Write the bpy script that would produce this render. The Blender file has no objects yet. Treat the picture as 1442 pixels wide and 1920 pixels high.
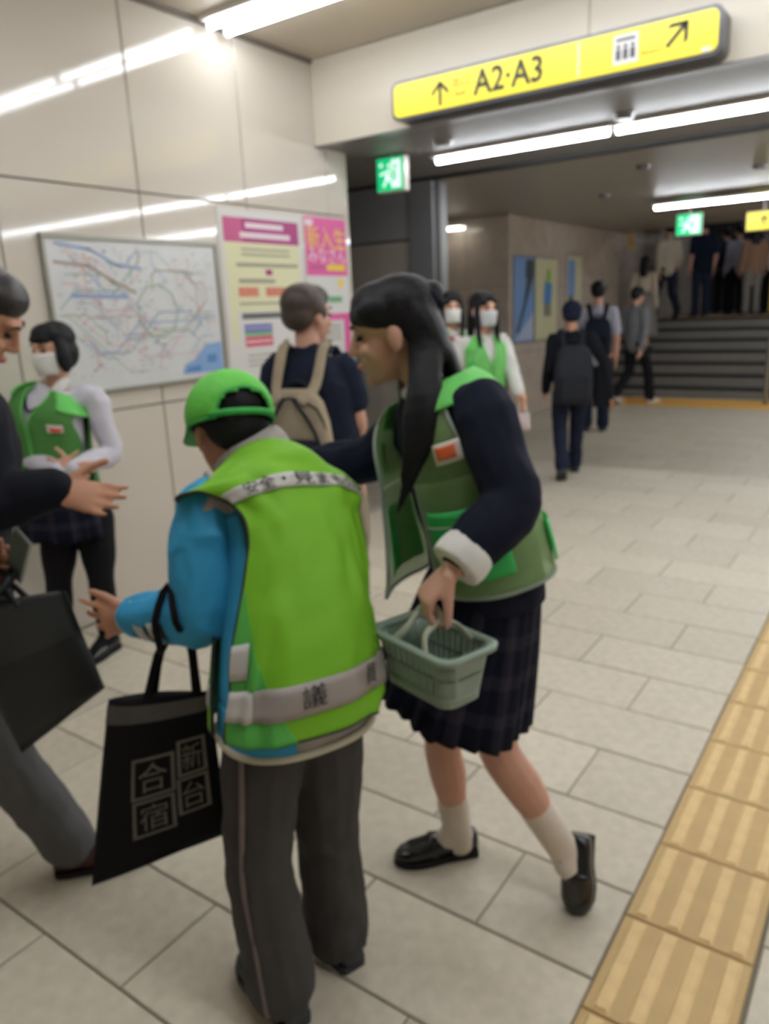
import bpy, bmesh, math, random
from mathutils import Vector as V, Matrix, Quaternion, noise as mnoise
random.seed(7)
SC = bpy.context.scene
COL = SC.collection
# ------------------------------------------------------------ camera
cam_d = bpy.data.cameras.new('camera'); cam = bpy.data.objects.new('camera', cam_d); COL.objects.link(cam)
cam_d.sensor_fit = 'VERTICAL'; cam_d.sensor_height = 24.0; cam_d.lens = 24.0 * 1413.77 / 1920.0
cam_d.clip_start = 0.02; cam_d.clip_end = 100
cam.matrix_world = Matrix(((0.821817,-0.113882,0.558254,0.000000),(0.568237,0.235218,-0.788530,0.000000),(-0.041512,0.965248,0.258018,1.550000),(0.000000,0.000000,0.000000,1.000000)))
cam_d.dof.use_dof = True; cam_d.dof.focus_distance = 0.42; cam_d.dof.aperture_fstop = 5.6
SC.camera = cam
# ------------------------------------------------------------ world, exposure
W = bpy.data.worlds.new('world'); SC.world = W; W.use_nodes = True
W.node_tree.nodes['Background'].inputs[0].default_value = (0.74, 0.73, 0.70, 1)
W.node_tree.nodes['Background'].inputs[1].default_value = 0.05
SC.view_settings.view_transform = 'Standard'; SC.view_settings.look = 'None'
SC.view_settings.gamma = 1.0; SC.view_settings.use_curve_mapping = False
SC.view_settings.exposure = 0.0
TUBE = 23.0      # luminance of the fluorescent tubes
TUBE_MID = 42.0
TUBE_FAR = 58.0

# ------------------------------------------------------------ materials
def lin(c):
    c = c / 255.0
    return c / 12.92 if c <= 0.04045 else ((c + 0.055) / 1.055) ** 2.4
def rgb(r, g, b): return (lin(r), lin(g), lin(b), 1.0)
MATS = {}
def mat(name, col, rough=0.6, metal=0.0, noise=0.0, nscale=30.0, bump=0.0, bscale=300.0, emit=0.0, alpha=1.0, sheen=0.0, spec=0.5, rand=0.0, coat=0.0):
    if name in MATS: return MATS[name]
    m = bpy.data.materials.new(name); m.use_nodes = True; MATS[name] = m
    nt = m.node_tree; b = nt.nodes['Principled BSDF']; L = nt.links
    c = rgb(*col) if len(col) == 3 else col
    b.inputs['Base Color'].default_value = c
    b.inputs['Roughness'].default_value = rough; b.inputs['Metallic'].default_value = metal
    b.inputs['Specular IOR Level'].default_value = spec
    if coat: b.inputs['Coat Weight'].default_value = coat; b.inputs['Coat Roughness'].default_value = 0.05
    if sheen: b.inputs['Sheen Weight'].default_value = sheen
    if alpha < 1: b.inputs['Alpha'].default_value = alpha
    if emit:
        b.inputs['Emission Color'].default_value = c; b.inputs['Emission Strength'].default_value = emit
    tc = nt.nodes.new('ShaderNodeTexCoord')
    if noise or rand:
        mx = nt.nodes.new('ShaderNodeMix'); mx.data_type = 'RGBA'; mx.blend_type = 'MULTIPLY'; mx.inputs[0].default_value = 1.0
        mx.inputs[6].default_value = c
        rp = nt.nodes.new('ShaderNodeMapRange')
        if noise:
            n = nt.nodes.new('ShaderNodeTexNoise'); n.inputs['Scale'].default_value = nscale; n.inputs['Detail'].default_value = 4
            L.new(tc.outputs['Object'], n.inputs['Vector']); L.new(n.outputs['Fac'], rp.inputs['Value'])
            rp.inputs['From Min'].default_value = 0.25; rp.inputs['From Max'].default_value = 0.75
            rp.inputs['To Min'].default_value = 1 - noise; rp.inputs['To Max'].default_value = 1 + noise
        else:
            rp.inputs['Value'].default_value = 0.5; rp.inputs['To Min'].default_value = 1; rp.inputs['To Max'].default_value = 1
        out = rp.outputs[0]
        if rand:
            oi = nt.nodes.new('ShaderNodeObjectInfo'); r2 = nt.nodes.new('ShaderNodeMapRange')
            r2.inputs['To Min'].default_value = 1 - rand; r2.inputs['To Max'].default_value = 1 + rand
            L.new(oi.outputs['Random'], r2.inputs['Value'])
            mm = nt.nodes.new('ShaderNodeMath'); mm.operation = 'MULTIPLY'
            L.new(out, mm.inputs[0]); L.new(r2.outputs[0], mm.inputs[1]); out = mm.outputs[0]
        cb = nt.nodes.new('ShaderNodeCombineColor')
        for i in range(3): L.new(out, cb.inputs[i])
        L.new(cb.outputs[0], mx.inputs[7]); L.new(mx.outputs[2], b.inputs['Base Color'])
    if bump:
        n2 = nt.nodes.new('ShaderNodeTexNoise'); n2.inputs['Scale'].default_value = bscale; n2.inputs['Detail'].default_value = 3
        L.new(tc.outputs['Object'], n2.inputs['Vector'])
        bp = nt.nodes.new('ShaderNodeBump'); bp.inputs['Strength'].default_value = bump; bp.inputs['Distance'].default_value = 0.004
        L.new(n2.outputs['Fac'], bp.inputs['Height']); L.new(bp.outputs['Normal'], b.inputs['Normal'])
    return m
def cloth(name, col, rough=0.85, noise=0.10, nscale=14, bump=0.25, bscale=25, **k):
    return mat(name, col, rough, noise=noise, nscale=nscale, bump=bump, bscale=bscale, spec=0.2, **k)
def sheer(name, col, alpha, trans, rough=0.7, nscale=25):
    """thin fabric: part see-through, part lit from behind"""
    m = mat(name, col, rough, noise=0.10, nscale=nscale, bump=0.3, bscale=60, spec=0.2); nt = m.node_tree; L = nt.links
    b = nt.nodes['Principled BSDF']; out = nt.nodes['Material Output']
    t = nt.nodes.new('ShaderNodeBsdfTranslucent'); t.inputs[0].default_value = rgb(*col)
    m1 = nt.nodes.new('ShaderNodeMixShader'); m1.inputs[0].default_value = trans; L.new(b.outputs[0], m1.inputs[1]); L.new(t.outputs[0], m1.inputs[2])
    tr = nt.nodes.new('ShaderNodeBsdfTransparent'); m2 = nt.nodes.new('ShaderNodeMixShader'); m2.inputs[0].default_value = alpha
    L.new(tr.outputs[0], m2.inputs[1]); L.new(m1.outputs[0], m2.inputs[2]); L.new(m2.outputs[0], out.inputs[0]); return m
def plaid(name, base, line, scale_u=26, scale_v=22):
    m = bpy.data.materials.new(name); m.use_nodes = True; nt = m.node_tree; b = nt.nodes['Principled BSDF']; L = nt.links
    b.inputs['Roughness'].default_value = 0.9; b.inputs['Specular IOR Level'].default_value = 0.15
    uv = nt.nodes.new('ShaderNodeUVMap'); sp = nt.nodes.new('ShaderNodeSeparateXYZ'); L.new(uv.outputs[0], sp.inputs[0])
    outs = []
    for i, s in ((0, scale_u), (1, scale_v)):
        mu = nt.nodes.new('ShaderNodeMath'); mu.operation = 'MULTIPLY'; mu.inputs[1].default_value = s; L.new(sp.outputs[i], mu.inputs[0])
        fr = nt.nodes.new('ShaderNodeMath'); fr.operation = 'FRACT'; L.new(mu.outputs[0], fr.inputs[0])
        lt = nt.nodes.new('ShaderNodeMath'); lt.operation = 'LESS_THAN'; lt.inputs[1].default_value = 0.35; L.new(fr.outputs[0], lt.inputs[0])
        outs.append(lt)
    ad = nt.nodes.new('ShaderNodeMath'); ad.operation = 'ADD'; L.new(outs[0].outputs[0], ad.inputs[0]); L.new(outs[1].outputs[0], ad.inputs[1])
    hf = nt.nodes.new('ShaderNodeMath'); hf.operation = 'MULTIPLY'; hf.inputs[1].default_value = 0.5; L.new(ad.outputs[0], hf.inputs[0])
    mx = nt.nodes.new('ShaderNodeMix'); mx.data_type = 'RGBA'; mx.inputs[6].default_value = rgb(*base); mx.inputs[7].default_value = rgb(*line)
    L.new(hf.outputs[0], mx.inputs[0]); L.new(mx.outputs[2], b.inputs['Base Color'])
    return m
def glow(name, col, s):
    if name in MATS: return MATS[name]
    m = bpy.data.materials.new(name); m.use_nodes = True; nt = m.node_tree; MATS[name] = m
    nt.nodes.remove(nt.nodes['Principled BSDF']); e = nt.nodes.new('ShaderNodeEmission')
    e.inputs[0].default_value = rgb(*col); e.inputs[1].default_value = s
    nt.links.new(e.outputs[0], nt.nodes['Material Output'].inputs[0]); return m

# ------------------------------------------------------------ object helpers
def tag(o, label=None, cat=None, group=None, kind=None):
    if label: o['label'] = label
    if cat: o['category'] = cat
    if group: o['group'] = group
    if kind: o['kind'] = kind
    return o
def link(name, me, m=None, parent=None):
    o = bpy.data.objects.new(name, me); COL.objects.link(o)
    if m is not None:
        for x in (m if isinstance(m, (list, tuple)) else [m]):
            if me is not None and x.name not in [y.name for y in me.materials if y]: me.materials.append(x)
    if parent is not None:
        o.parent = parent
        o.matrix_parent_inverse = Matrix.Translation(-parent.location) if parent.rotation_euler.z == 0 else parent.matrix_basis.inverted()
    return o
def empty(name, loc=(0, 0, 0)):
    o = bpy.data.objects.new(name, None); COL.objects.link(o); o.location = loc; o.empty_display_size = 0.1; return o
def bm_obj(name, bm, m, parent=None, smooth=False):
    bmesh.ops.recalc_face_normals(bm, faces=bm.faces)
    me = bpy.data.meshes.new(name); bm.to_mesh(me); bm.free()
    if smooth:
        for p in me.polygons: p.use_smooth = True
    return link(name, me, m, parent)
def add_box(bm, a, b, bevel=0.0, mi=0):
    x0, y0, z0 = a; x1, y1, z1 = b
    vs = [bm.verts.new(p) for p in ((x0,y0,z0),(x1,y0,z0),(x1,y1,z0),(x0,y1,z0),(x0,y0,z1),(x1,y0,z1),(x1,y1,z1),(x0,y1,z1))]
    fs = [bm.faces.new([vs[i] for i in q]) for q in ((0,3,2,1),(4,5,6,7),(0,1,5,4),(1,2,6,5),(2,3,7,6),(3,0,4,7))]
    for f in fs: f.material_index = mi
    if bevel:
        es = list({e for f in fs for e in f.edges})
        bmesh.ops.bevel(bm, geom=es, offset=bevel, segments=1, affect='EDGES')
def box(name, a, b, m, parent=None, bevel=0.0):
    bm = bmesh.new(); add_box(bm, a, b, bevel); return bm_obj(name, bm, m, parent)
def frames(pts, ref=None):
    """parallel frames along a polyline: list of (tangent, n, b)"""
    n = len(pts); ts = []
    for i in range(n):
        t = (pts[min(i+1, n-1)] - pts[max(i-1, 0)])
        ts.append(t.normalized() if t.length > 1e-9 else V((0,0,1)))
    r = V(ref) if ref is not None else (V((0,0,1)) if abs(ts[0].z) < 0.9 else V((1,0,0)))
    out = []
    for t in ts:
        nn = r - t * r.dot(t)
        if nn.length < 1e-5: nn = t.orthogonal()
        nn.normalize(); out.append((t, nn, t.cross(nn)))
        if ref is None: r = nn
    return out
def add_limb(bm, pts, rad, n=12, ref=None, caps=True, sub=3, mi=0):
    """tapered tube with round ends; rad = list of r or (r_ref, r_side)"""
    pts = [V(p) for p in pts]; rad = [(r, r) if not isinstance(r, (tuple, list)) else tuple(r) for r in rad]
    # smooth resample (catmull-rom)
    if sub > 1 and len(pts) > 2:
        P2, R2 = [], []
        for i in range(len(pts) - 1):
            p0, p1, p2, p3 = pts[max(i-1,0)], pts[i], pts[i+1], pts[min(i+2, len(pts)-1)]
            for k in range(sub):
                t = k / sub
                q = 0.5*((2*p1)+(p2-p0)*t+(2*p0-5*p1+4*p2-p3)*t*t+(3*p1-p0-3*p2+p3)*t**3)
                P2.append(q); s = t*t*(3-2*t)
                R2.append(tuple(rad[i][j]*(1-s)+rad[i+1][j]*s for j in (0,1)))
        P2.append(pts[-1]); R2.append(rad[-1]); pts, rad = P2, R2
    fr = frames(pts, ref)
    rings = []
    def ring(c, f, ra, rb):
        return [bm.verts.new(c + f[1]*(ra*math.cos(2*math.pi*k/n)) + f[2]*(rb*math.sin(2*math.pi*k/n))) for k in range(n)]
    if caps:
        for a in (75, 45, 20):
            s, c_ = math.sin(math.radians(a)), math.cos(math.radians(a)); r = min(rad[0])
            rings.append(ring(pts[0] - fr[0][0]*(r*s), fr[0], rad[0][0]*c_, rad[0][1]*c_))
    for p, f, r in zip(pts, fr, rad): rings.append(ring(p, f, r[0], r[1]))
    if caps:
        for a in (20, 45, 75):
            s, c_ = math.sin(math.radians(a)), math.cos(math.radians(a)); r = min(rad[-1])
            rings.append(ring(pts[-1] + fr[-1][0]*(r*s), fr[-1], rad[-1][0]*c_, rad[-1][1]*c_))
    fs = []
    for a, b in zip(rings[:-1], rings[1:]):
        for k in range(n): fs.append(bm.faces.new((a[k], a[(k+1) % n], b[(k+1) % n], b[k])))
    fs.append(bm.faces.new(rings[0][::-1])); fs.append(bm.faces.new(rings[-1]))
    for f in fs: f.material_index = mi
def add_ball(bm, c, r, M=None, seg=16, ringn=10):
    """ellipsoid, r = (rx,ry,rz) in frame M (3x3 with columns x,y,z)"""
    if not isinstance(r, (tuple, list)): r = (r, r, r)
    c = V(c); M = M or Matrix.Identity(3); top = bm.verts.new(c + M @ V((0,0,r[2]))); bot = bm.verts.new(c + M @ V((0,0,-r[2])))
    rs = []
    for i in range(1, ringn):
        a = math.pi*i/ringn
        rs.append([bm.verts.new(c + M @ V((r[0]*math.sin(a)*math.cos(2*math.pi*k/seg), r[1]*math.sin(a)*math.sin(2*math.pi*k/seg), r[2]*math.cos(a)))) for k in range(seg)])
    for k in range(seg):
        bm.faces.new((top, rs[0][k], rs[0][(k+1) % seg])); bm.faces.new((bot, rs[-1][(k+1) % seg], rs[-1][k]))
    for a, b in zip(rs[:-1], rs[1:]):
        for k in range(seg): bm.faces.new((a[k], b[k], b[(k+1) % seg], a[(k+1) % seg]))
def fuse(name, bm, m, parent=None, vox=0.008, smooth=6, fac=0.5, wr=None):
    """weld overlapping closed shapes into one continuous skin"""
    bmesh.ops.recalc_face_normals(bm, faces=bm.faces)
    me = bpy.data.meshes.new('tmp'); bm.to_mesh(me); bm.free()
    o = bpy.data.objects.new('tmp', me); COL.objects.link(o)
    r = o.modifiers.new('r', 'REMESH'); r.mode = 'VOXEL'; r.voxel_size = vox
    if smooth:
        s = o.modifiers.new('s', 'SMOOTH'); s.iterations = smooth; s.factor = fac
    dg = bpy.context.evaluated_depsgraph_get(); ev = o.evaluated_get(dg)
    out = bpy.data.meshes.new_from_object(ev, preserve_all_data_layers=False, depsgraph=dg)
    bpy.data.objects.remove(o); bpy.data.meshes.remove(me)
    out.name = name
    if wr:
        amp, fq = wr; nn = [v.normal.copy() for v in out.vertices]
        for v, n_ in zip(out.vertices, nn):
            c = v.co; q = V((c.x*fq, c.y*fq, c.z*fq*0.7)); w_ = mnoise.noise(q + V((3.1, 0, 0)))
            t = 1 - abs(mnoise.noise(q*0.8 + V((0, w_*0.8, w_*0.8))))*2.2
            v.co = c + n_*(amp*(t*0.7 + 0.5*mnoise.noise(q*2.1)) - amp*0.3)
    for p in out.polygons: p.use_smooth = True
    return link(name, out, m, parent)
def solid(o, t, off=1.0):
    s = o.modifiers.new('solid', 'SOLIDIFY'); s.thickness = t; s.offset = off; return o
def tube_obj(name, pts, r, m, parent=None, n=8, ref=None, sub=4, caps=True):
    bm = bmesh.new(); pts = [V(p) for p in pts]
    rr = r if isinstance(r, list) else [r]*len(pts)
    add_limb(bm, pts, rr, n=n, ref=ref, sub=sub, caps=caps); return bm_obj(name, bm, m, parent, True)
def text_mesh(s, size=1.0, align='CENTER', bold=0.0):
    """flat text mesh in the XY plane, returns list of verts, faces"""
    cu = bpy.data.curves.new('t', 'FONT'); cu.body = s; cu.size = size; cu.align_x = align; cu.align_y = 'CENTER'; cu.resolution_u = 2; cu.offset = bold
    o = bpy.data.objects.new('t', cu); COL.objects.link(o)
    dg = bpy.context.evaluated_depsgraph_get(); me = bpy.data.meshes.new_from_object(o.evaluated_get(dg))
    vs = [v.co.copy() for v in me.vertices]; fs = [tuple(p.vertices) for p in me.polygons]
    bpy.data.objects.remove(o); bpy.data.curves.remove(cu); bpy.data.meshes.remove(me)
    return vs, fs
def text_on(name, s, size, org, ux, uy, m, parent=None, align='CENTER', bold=0.0, sx=1.0):
    vs, fs = text_mesh(s, size, align, bold); org, ux, uy = V(org), V(ux), V(uy)
    me = bpy.data.meshes.new(name); me.from_pydata([org + ux*(v.x*sx) + uy*v.y for v in vs], [], fs)
    return link(name, me, m, parent)
def quads_obj(name, quads, m, parent=None):
    """quads: list of (4 points, material index)"""
    vs, fs, mi = [], [], []
    for q, k in quads:
        fs.append(tuple(range(len(vs), len(vs)+len(q)))); vs += [V(p) for p in q]; mi.append(k)
    me = bpy.data.meshes.new(name); me.from_pydata(vs, [], fs)
    o = link(name, me, m, parent)
    for p, k in zip(me.polygons, mi): p.material_index = k
    return o

# ============================================================ THE SETTING
XW = -3.45
m_wall = mat('enamel_panel_beige', (211, 203, 192), 0.06, noise=0.015, nscale=1.5, spec=0.5)
m_joint = mat('panel_joint_grey', (120, 112, 104), 0.7)
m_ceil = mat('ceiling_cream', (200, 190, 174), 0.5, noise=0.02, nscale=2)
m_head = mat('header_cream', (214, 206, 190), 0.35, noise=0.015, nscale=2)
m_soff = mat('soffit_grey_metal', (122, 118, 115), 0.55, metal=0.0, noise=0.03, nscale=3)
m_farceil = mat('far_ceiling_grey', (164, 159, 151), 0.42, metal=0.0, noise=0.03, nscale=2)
m_stone = mat('stone_brown', (192, 179, 166), 0.14, noise=0.10, nscale=6)
m_dark = mat('shutter_dark', (140, 139, 142), 0.4, noise=0.05, nscale=4)
m_dark2 = mat('shutter_door_brown', (172, 163, 154), 0.35, noise=0.05, nscale=4)
m_steel = mat('steel_guide', (128, 127, 130), 0.35, metal=0.2)
m_black = mat('track_black', (26, 26, 30), 0.5)
m_tile = mat('floor_tile_stone', (210, 201, 183), 0.42, noise=0.10, nscale=22, rand=0.07, spec=0.4)
m_grout = mat('floor_grout', (120, 112, 98), 0.8)
m_yel = mat('tactile_yellow', (202, 170, 116), 0.55, noise=0.06, nscale=14, rand=0.03)
m_yel_bar = mat('tactile_yellow_bar', (232, 200, 142), 0.5, noise=0.10, nscale=20)

def structure(o): o['kind'] = 'structure'; return o
# ---- floor: slab, then single tiles and tactile paving
fl = structure(box('floor', (-6.3, -4.0, -0.06), (4.0, 21.0, -0.004), m_grout))
def tile_mesh(w, l, h=0.004, bev=0.003):
    bm = bmesh.new(); add_box(bm, (-w/2, -l/2, -0.03), (w/2, l/2, 0)); 
    es = [e for e in bm.edges if all(abs(v.co.z) < 1e-6 for v in e.verts)]
    bmesh.ops.bevel(bm, geom=es, offset=bev, segments=1, affect='EDGES')
    me = bpy.data.meshes.new('floor_tile'); bm.to_mesh(me); bm.free(); me.materials.append(m_tile); return me
PITCH, TW, G = 0.315, 0.63, 0.006
t_full, t_half = tile_mesh(TW-G, PITCH-G), tile_mesh(PITCH-G, PITCH-G)
tcount = 0
def put_tile(me, x, y):
    global tcount
    o = link('floor_tile', me, None, fl); o.location = (x, y, random.uniform(-0.0006, 0.0006)); tcount += 1
def row_tiles(k, xa, xb):
    """tiles of one course between xa and xb"""
    y = 0.80 + PITCH*(k + 0.5); x0 = -0.78 + (0 if k % 2 == 0 else -PITCH)
    n0 = math.floor((xa - x0)/TW) - 1
    for i in range(n0, n0 + 20):
        l, r = x0 + i*TW, x0 + (i+1)*TW
        l2, r2 = max(l, xa), min(r, xb)
        if r2 - l2 < 0.08: continue
        if r2 - l2 > TW - 0.01: put_tile(t_full, (l+r)/2, y)
        elif abs(r2 - l2 - PITCH) < 0.012: put_tile(t_half, (l2+r2)/2, y)
        else:
            put_tile(tile_mesh(r2-l2-G, PITCH-G), (l2+r2)/2, y)
XS0, XS1 = -0.465, -0.155     # tactile strip
for k in range(-2, 20):
    far = 0.80 + PITCH*k
    row_tiles(k, XW + 0.003, XS0 - 0.004)
    row_tiles(k, XS1 + 0.004, XS1 + 0.32)
# beyond the single tiles one plain slab of the same stone with printed joints
def far_tile_mat():
    m = mat('floor_stone_far', (200, 191, 174), 0.34, noise=0.08, nscale=8)
    nt = m.node_tree; L = nt.links; b = nt.nodes['Principled BSDF']
    br = nt.nodes.new('ShaderNodeTexBrick'); tc = nt.nodes.new('ShaderNodeTexCoord')
    br.inputs['Scale'].default_value = 1.0; br.inputs['Mortar Size'].default_value = 0.004; br.inputs['Brick Width'].default_value = TW; br.inputs['Row Height'].default_value = PITCH
    br.inputs['Color1'].default_value = (1,1,1,1); br.inputs['Color2'].default_value = (0.88,0.88,0.87,1); br.inputs['Mortar'].default_value = (0.5,0.48,0.45,1)
    L.new(tc.outputs['Object'], br.inputs['Vector'])
    src = b.inputs['Base Color'].links[0].from_socket
    mx = nt.nodes.new('ShaderNodeMix'); mx.data_type = 'RGBA'; mx.blend_type = 'MULTIPLY'; mx.inputs[0].default_value = 1
    L.new(src, mx.inputs[6]); L.new(br.outputs['Color'], mx.inputs[7]); L.new(mx.outputs[2], b.inputs['Base Color']); return m
m_ffar = far_tile_mat()
yf = 0.80 + PITCH*20
box('floor_paving', (-6.3, yf, -0.03), (4.0, 12.7, 0.0), m_ffar, fl)
box('floor_paving', (XS1 + 0.33, -4.0, -0.03), (4.0, yf - 0.003, 0.0), m_ffar, fl)
box('floor_paving', (-6.3, 4.62, -0.03), (XW - 0.002, yf - 0.003, 0.0), m_ffar, fl)
box('floor_paving', (XW, -4.0, -0.03), (XS1+0.326, 0.80 - 2*PITCH - 0.006, 0.0), m_ffar, fl)
# tactile tiles with raised bars
bm = bmesh.new(); add_box(bm, (-0.1525, -0.1585, -0.03), (0.1525, 0.1585, 0.001))
bmesh.ops.bevel(bm, geom=[e for e in bm.edges if all(v.co.z > 0 for v in e.verts)], offset=0.003, segments=1, affect='EDGES')
tac = bpy.data.meshes.new('tactile_tile'); bm.to_mesh(tac); bm.free(); tac.materials.append(m_yel)
bm = bmesh.new()
pr = [(-0.019, 0), (-0.012, 0.005), (0.012, 0.005), (0.019, 0)]
for s in (-1, 1):
    pass
vs = [[bm.verts.new((px, s*(0.150 - (0.006 if pz > 0 else 0)), pz)) for px, pz in pr] for s in (-1, 1)]
for i in range(3): bm.faces.new((vs[0][i], vs[0][i+1], vs[1][i+1], vs[1][i]))
bm.faces.new(vs[0][::-1]); bm.faces.new(vs[1])
barm = bpy.data.meshes.new('bar'); bm.to_mesh(barm); bm.free(); barm.materials.append(m_yel_bar)
for k in range(-5, 17):
    y = 1.665 + 0.3205*(k + 0.5)
    t = link('tactile_tile', tac, None, fl); t.location = ((XS0+XS1)/2, y, 0.002)
    if k > 12: continue
    for j in range(4):
        b_ = link('bar', barm, None, t); b_.matrix_parent_inverse = Matrix.Identity(4); b_.location = (-0.114 + 0.076*j, 0, 0.001)
# ---- left wall of enamel panels
wl = structure(box('wall_left', (XW - 0.20, -4.0, 0.0), (XW - 0.02, 4.55, 3.13), m_joint))
ye = [-4.0, -2.79, -1.995, -1.2, -0.405, 0.39, 1.185, 1.98, 2.775, 3.565, 4.36, 4.555]
ze = [0.0, 1.10, 2.20, 3.13]
for a, b in zip(ye[:-1], ye[1:]):
    for c, d in zip(ze[:-1], ze[1:]):
        box('wall_panel', (XW - 0.02, a + 0.004, c + 0.004), (XW, b - 0.004, d - 0.004), m_wall, wl, bevel=0.003)
box('jamb_trim', (XW - 0.20, 4.552, 0.0), (XW + 0.003, 4.585, 2.62), m_wall, wl, bevel=0.004)
# ---- near ceiling, header beam, soffits
def ceil_panels(parent, x0, x1, y0, y1, z, nx, ny, m, h=0.015, g=0.004):
    for i in range(nx):
        for j in range(ny):
            a, b = x0 + (x1-x0)*i/nx, x0 + (x1-x0)*(i+1)/nx; c, d = y0 + (y1-y0)*j/ny, y0 + (y1-y0)*(j+1)/ny
            box('ceiling_panel', (a+g/2, c+g/2, z), (b-g/2, d-g/2, z+h), m, parent)
ce = structure(box('ceiling', (XW - 0.2, -4.0, 3.145), (4.0, 4.27, 3.25), m_joint))
ceil_panels(ce, XW, 4.0, -4.0, 4.25, 3.13, 4, 5, m_ceil)
box('cornice', (XW - 0.01, -4.0, 3.105), (XW + 0.02, 4.25, 3.13), m_joint, ce)
hd_ = structure(box('wall_header', (XW - 0.2, 4.27, 2.63), (4.0, 4.5, 3.25), m_joint))
for i in range(4):
    a, b = XW + 1.863*i, XW + 1.863*(i+1)
    box('header_panel', (a + 0.002, 4.25, 2.618), (b - 0.002, 4.27, 3.128), m_head, hd_, bevel=0.002)
box('header_edge', (XW + 0.001, 4.251, 2.612), (4.0, 4.33, 2.618), m_steel, hd_)
c2 = structure(box('ceiling_soffit', (-5.4, 4.5, 2.632), (4.0, 5.99, 2.72), m_joint))
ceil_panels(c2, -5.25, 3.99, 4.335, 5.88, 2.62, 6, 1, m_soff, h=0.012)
box('shutter_slot', (-5.25, 5.885, 2.60), (3.99, 5.985, 2.632), m_black, c2)
c3 = structure(box('ceiling_far', (-6.3, 5.99, 2.715), (4.0, 13.9, 2.80), m_joint))
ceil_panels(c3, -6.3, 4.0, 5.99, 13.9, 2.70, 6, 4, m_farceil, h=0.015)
for (x, y) in ((-2.75, 4.75), (-1.6, 4.9), (-2.2, 7.3), (-1.4, 8.2), (-3.1, 8.9)):
    bm = bmesh.new(); z = 2.62 if y < 5.9 else 2.70
    bmesh.ops.create_cone(bm, cap_ends=True, segments=20, radius1=0.05, radius2=0.065, depth=0.035, matrix=Matrix.Translation((x, y, z - 0.017)))
    o = bm_obj('ceiling_speaker', bm, m_steel, c2 if y < 5.9 else c3)
# ---- recess with shutter door
wr = structure(box('wall_recess', (-5.5, 4.62, 0.0), (-5.25, 6.2, 2.70), m_dark2))
ws = structure(box('wall_shutter', (-5.25, 5.97, 0.0), (-3.79, 6.15, 2.62), m_black))
box('lintel', (-5.25, 5.92, 2.15), (-3.795, 5.97, 2.605), m_dark, ws, bevel=0.004)
for i in range(2): box('door_leaf', (-5.24 + 0.722*i, 5.945, 0.01), (-4.522 + 0.722*i, 5.97, 2.135), m_dark2, ws, bevel=0.003)
box('guide_rail', (-3.79, 5.90, 0.0), (-3.54, 6.15, 2.60), m_steel, ws, bevel=0.006)
box('rail_groove', (-3.545, 5.93, 0.0), (-3.535, 6.02, 2.60), m_black, ws)
# ---- far walls in brown stone
wf = structure(box('wall_far', (-6.2, 9.52, 0.0), (-4.57, 9.8, 2.71), m_joint))
for i, (a, b) in enumerate(((-6.2, -5.66), (-5.66, -5.19), (-5.19, -4.552))):
    for c, d in ((0, 0.9), (0.9, 1.8), (1.8, 2.695)):
        box('stone_panel', (a+0.003, 9.50, c+0.003), (b-0.003, 9.52, d-0.003), m_stone, wf, bevel=0.002)
wp = structure(box('wall_poster', (-4.8, 9.53, 0.0), (-4.57, 21.0, 5.0), m_joint))
for i in range(9):
    a, b = 9.505 + 1.3*i, 9.505 + 1.3*(i+1)
    for c, d in ((0, 0.9), (0.9, 1.8), (1.8, 2.695)) + (((2.7, 3.6),) if a > 13.5 else ()):
        box('stone_panel', (-4.57, a+0.003, c+0.003), (-4.55, b-0.003, d-0.003), m_stone, wp, bevel=0.002)
structure(box('wall_side', (-6.45, 6.0, 0.0), (-6.2, 9.8, 2.71), m_stone))
structure(box('wall_right', (4.0, -4.0, 0.0), (4.2, 21.0, 4.5), m_ceil))
structure(box('wall_back', (-3.6, -4.2, 0.0), (4.2, -4.0, 3.25), m_ceil))
# ---- stairs
m_rise = mat('stair_riser_dark', (86, 83, 80), 0.5, noise=0.08, nscale=10)
m_tread = mat('stair_tread_grey', (118, 114, 108), 0.45, noise=0.08, nscale=10)
m_nose = mat('stair_nosing_black', (22, 22, 24), 0.6)
st = structure(box('stairs', (-4.54, 15.0, 0.0), (3.9, 21.0, 1.15), m_rise))
RISE, RUN = 0.17, 0.32
for i in range(7):
    y = 12.75 + RUN*i
    s = box('step', (-4.54, y, 0.0 if i == 0 else RISE*i - 0.02), (3.9, y + RUN + (0.02 if i < 6 else 0.4), RISE*(i+1)), m_tread, st)
    box('riser_plate', (-4.53, y - 0.012, RISE*i + 0.002), (3.9, y, RISE*(i+1) - 0.05), m_tread if i % 1 == 0 else m_rise, s)
    box('nosing', (-4.53, y - 0.018, RISE*(i+1) - 0.05), (3.9, y + 0.05, RISE*(i+1) + 0.003), m_nose, s)
m_yelw = mat('warning_yellow', (226, 172, 78), 0.55, noise=0.06, nscale=10)
box('landing_strip', (-4.5, 15.0, 1.15), (3.9, 15.4, 1.196), m_yelw, st)
box('landing', (-4.5, 15.4, 1.15), (3.9, 21.0, 1.19), m_tread, st)
box('warning_strip', (-4.5, 11.6, -0.03), (3.9, 12.5, 0.004), m_yelw, fl)
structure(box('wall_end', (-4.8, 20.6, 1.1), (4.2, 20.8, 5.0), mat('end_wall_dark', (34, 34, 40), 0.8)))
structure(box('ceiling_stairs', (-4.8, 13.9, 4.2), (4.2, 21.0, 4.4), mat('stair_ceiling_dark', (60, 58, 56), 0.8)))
structure(box('wall_stair_header', (-4.6, 13.9, 2.80), (4.0, 14.05, 4.3), m_dark))
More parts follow.
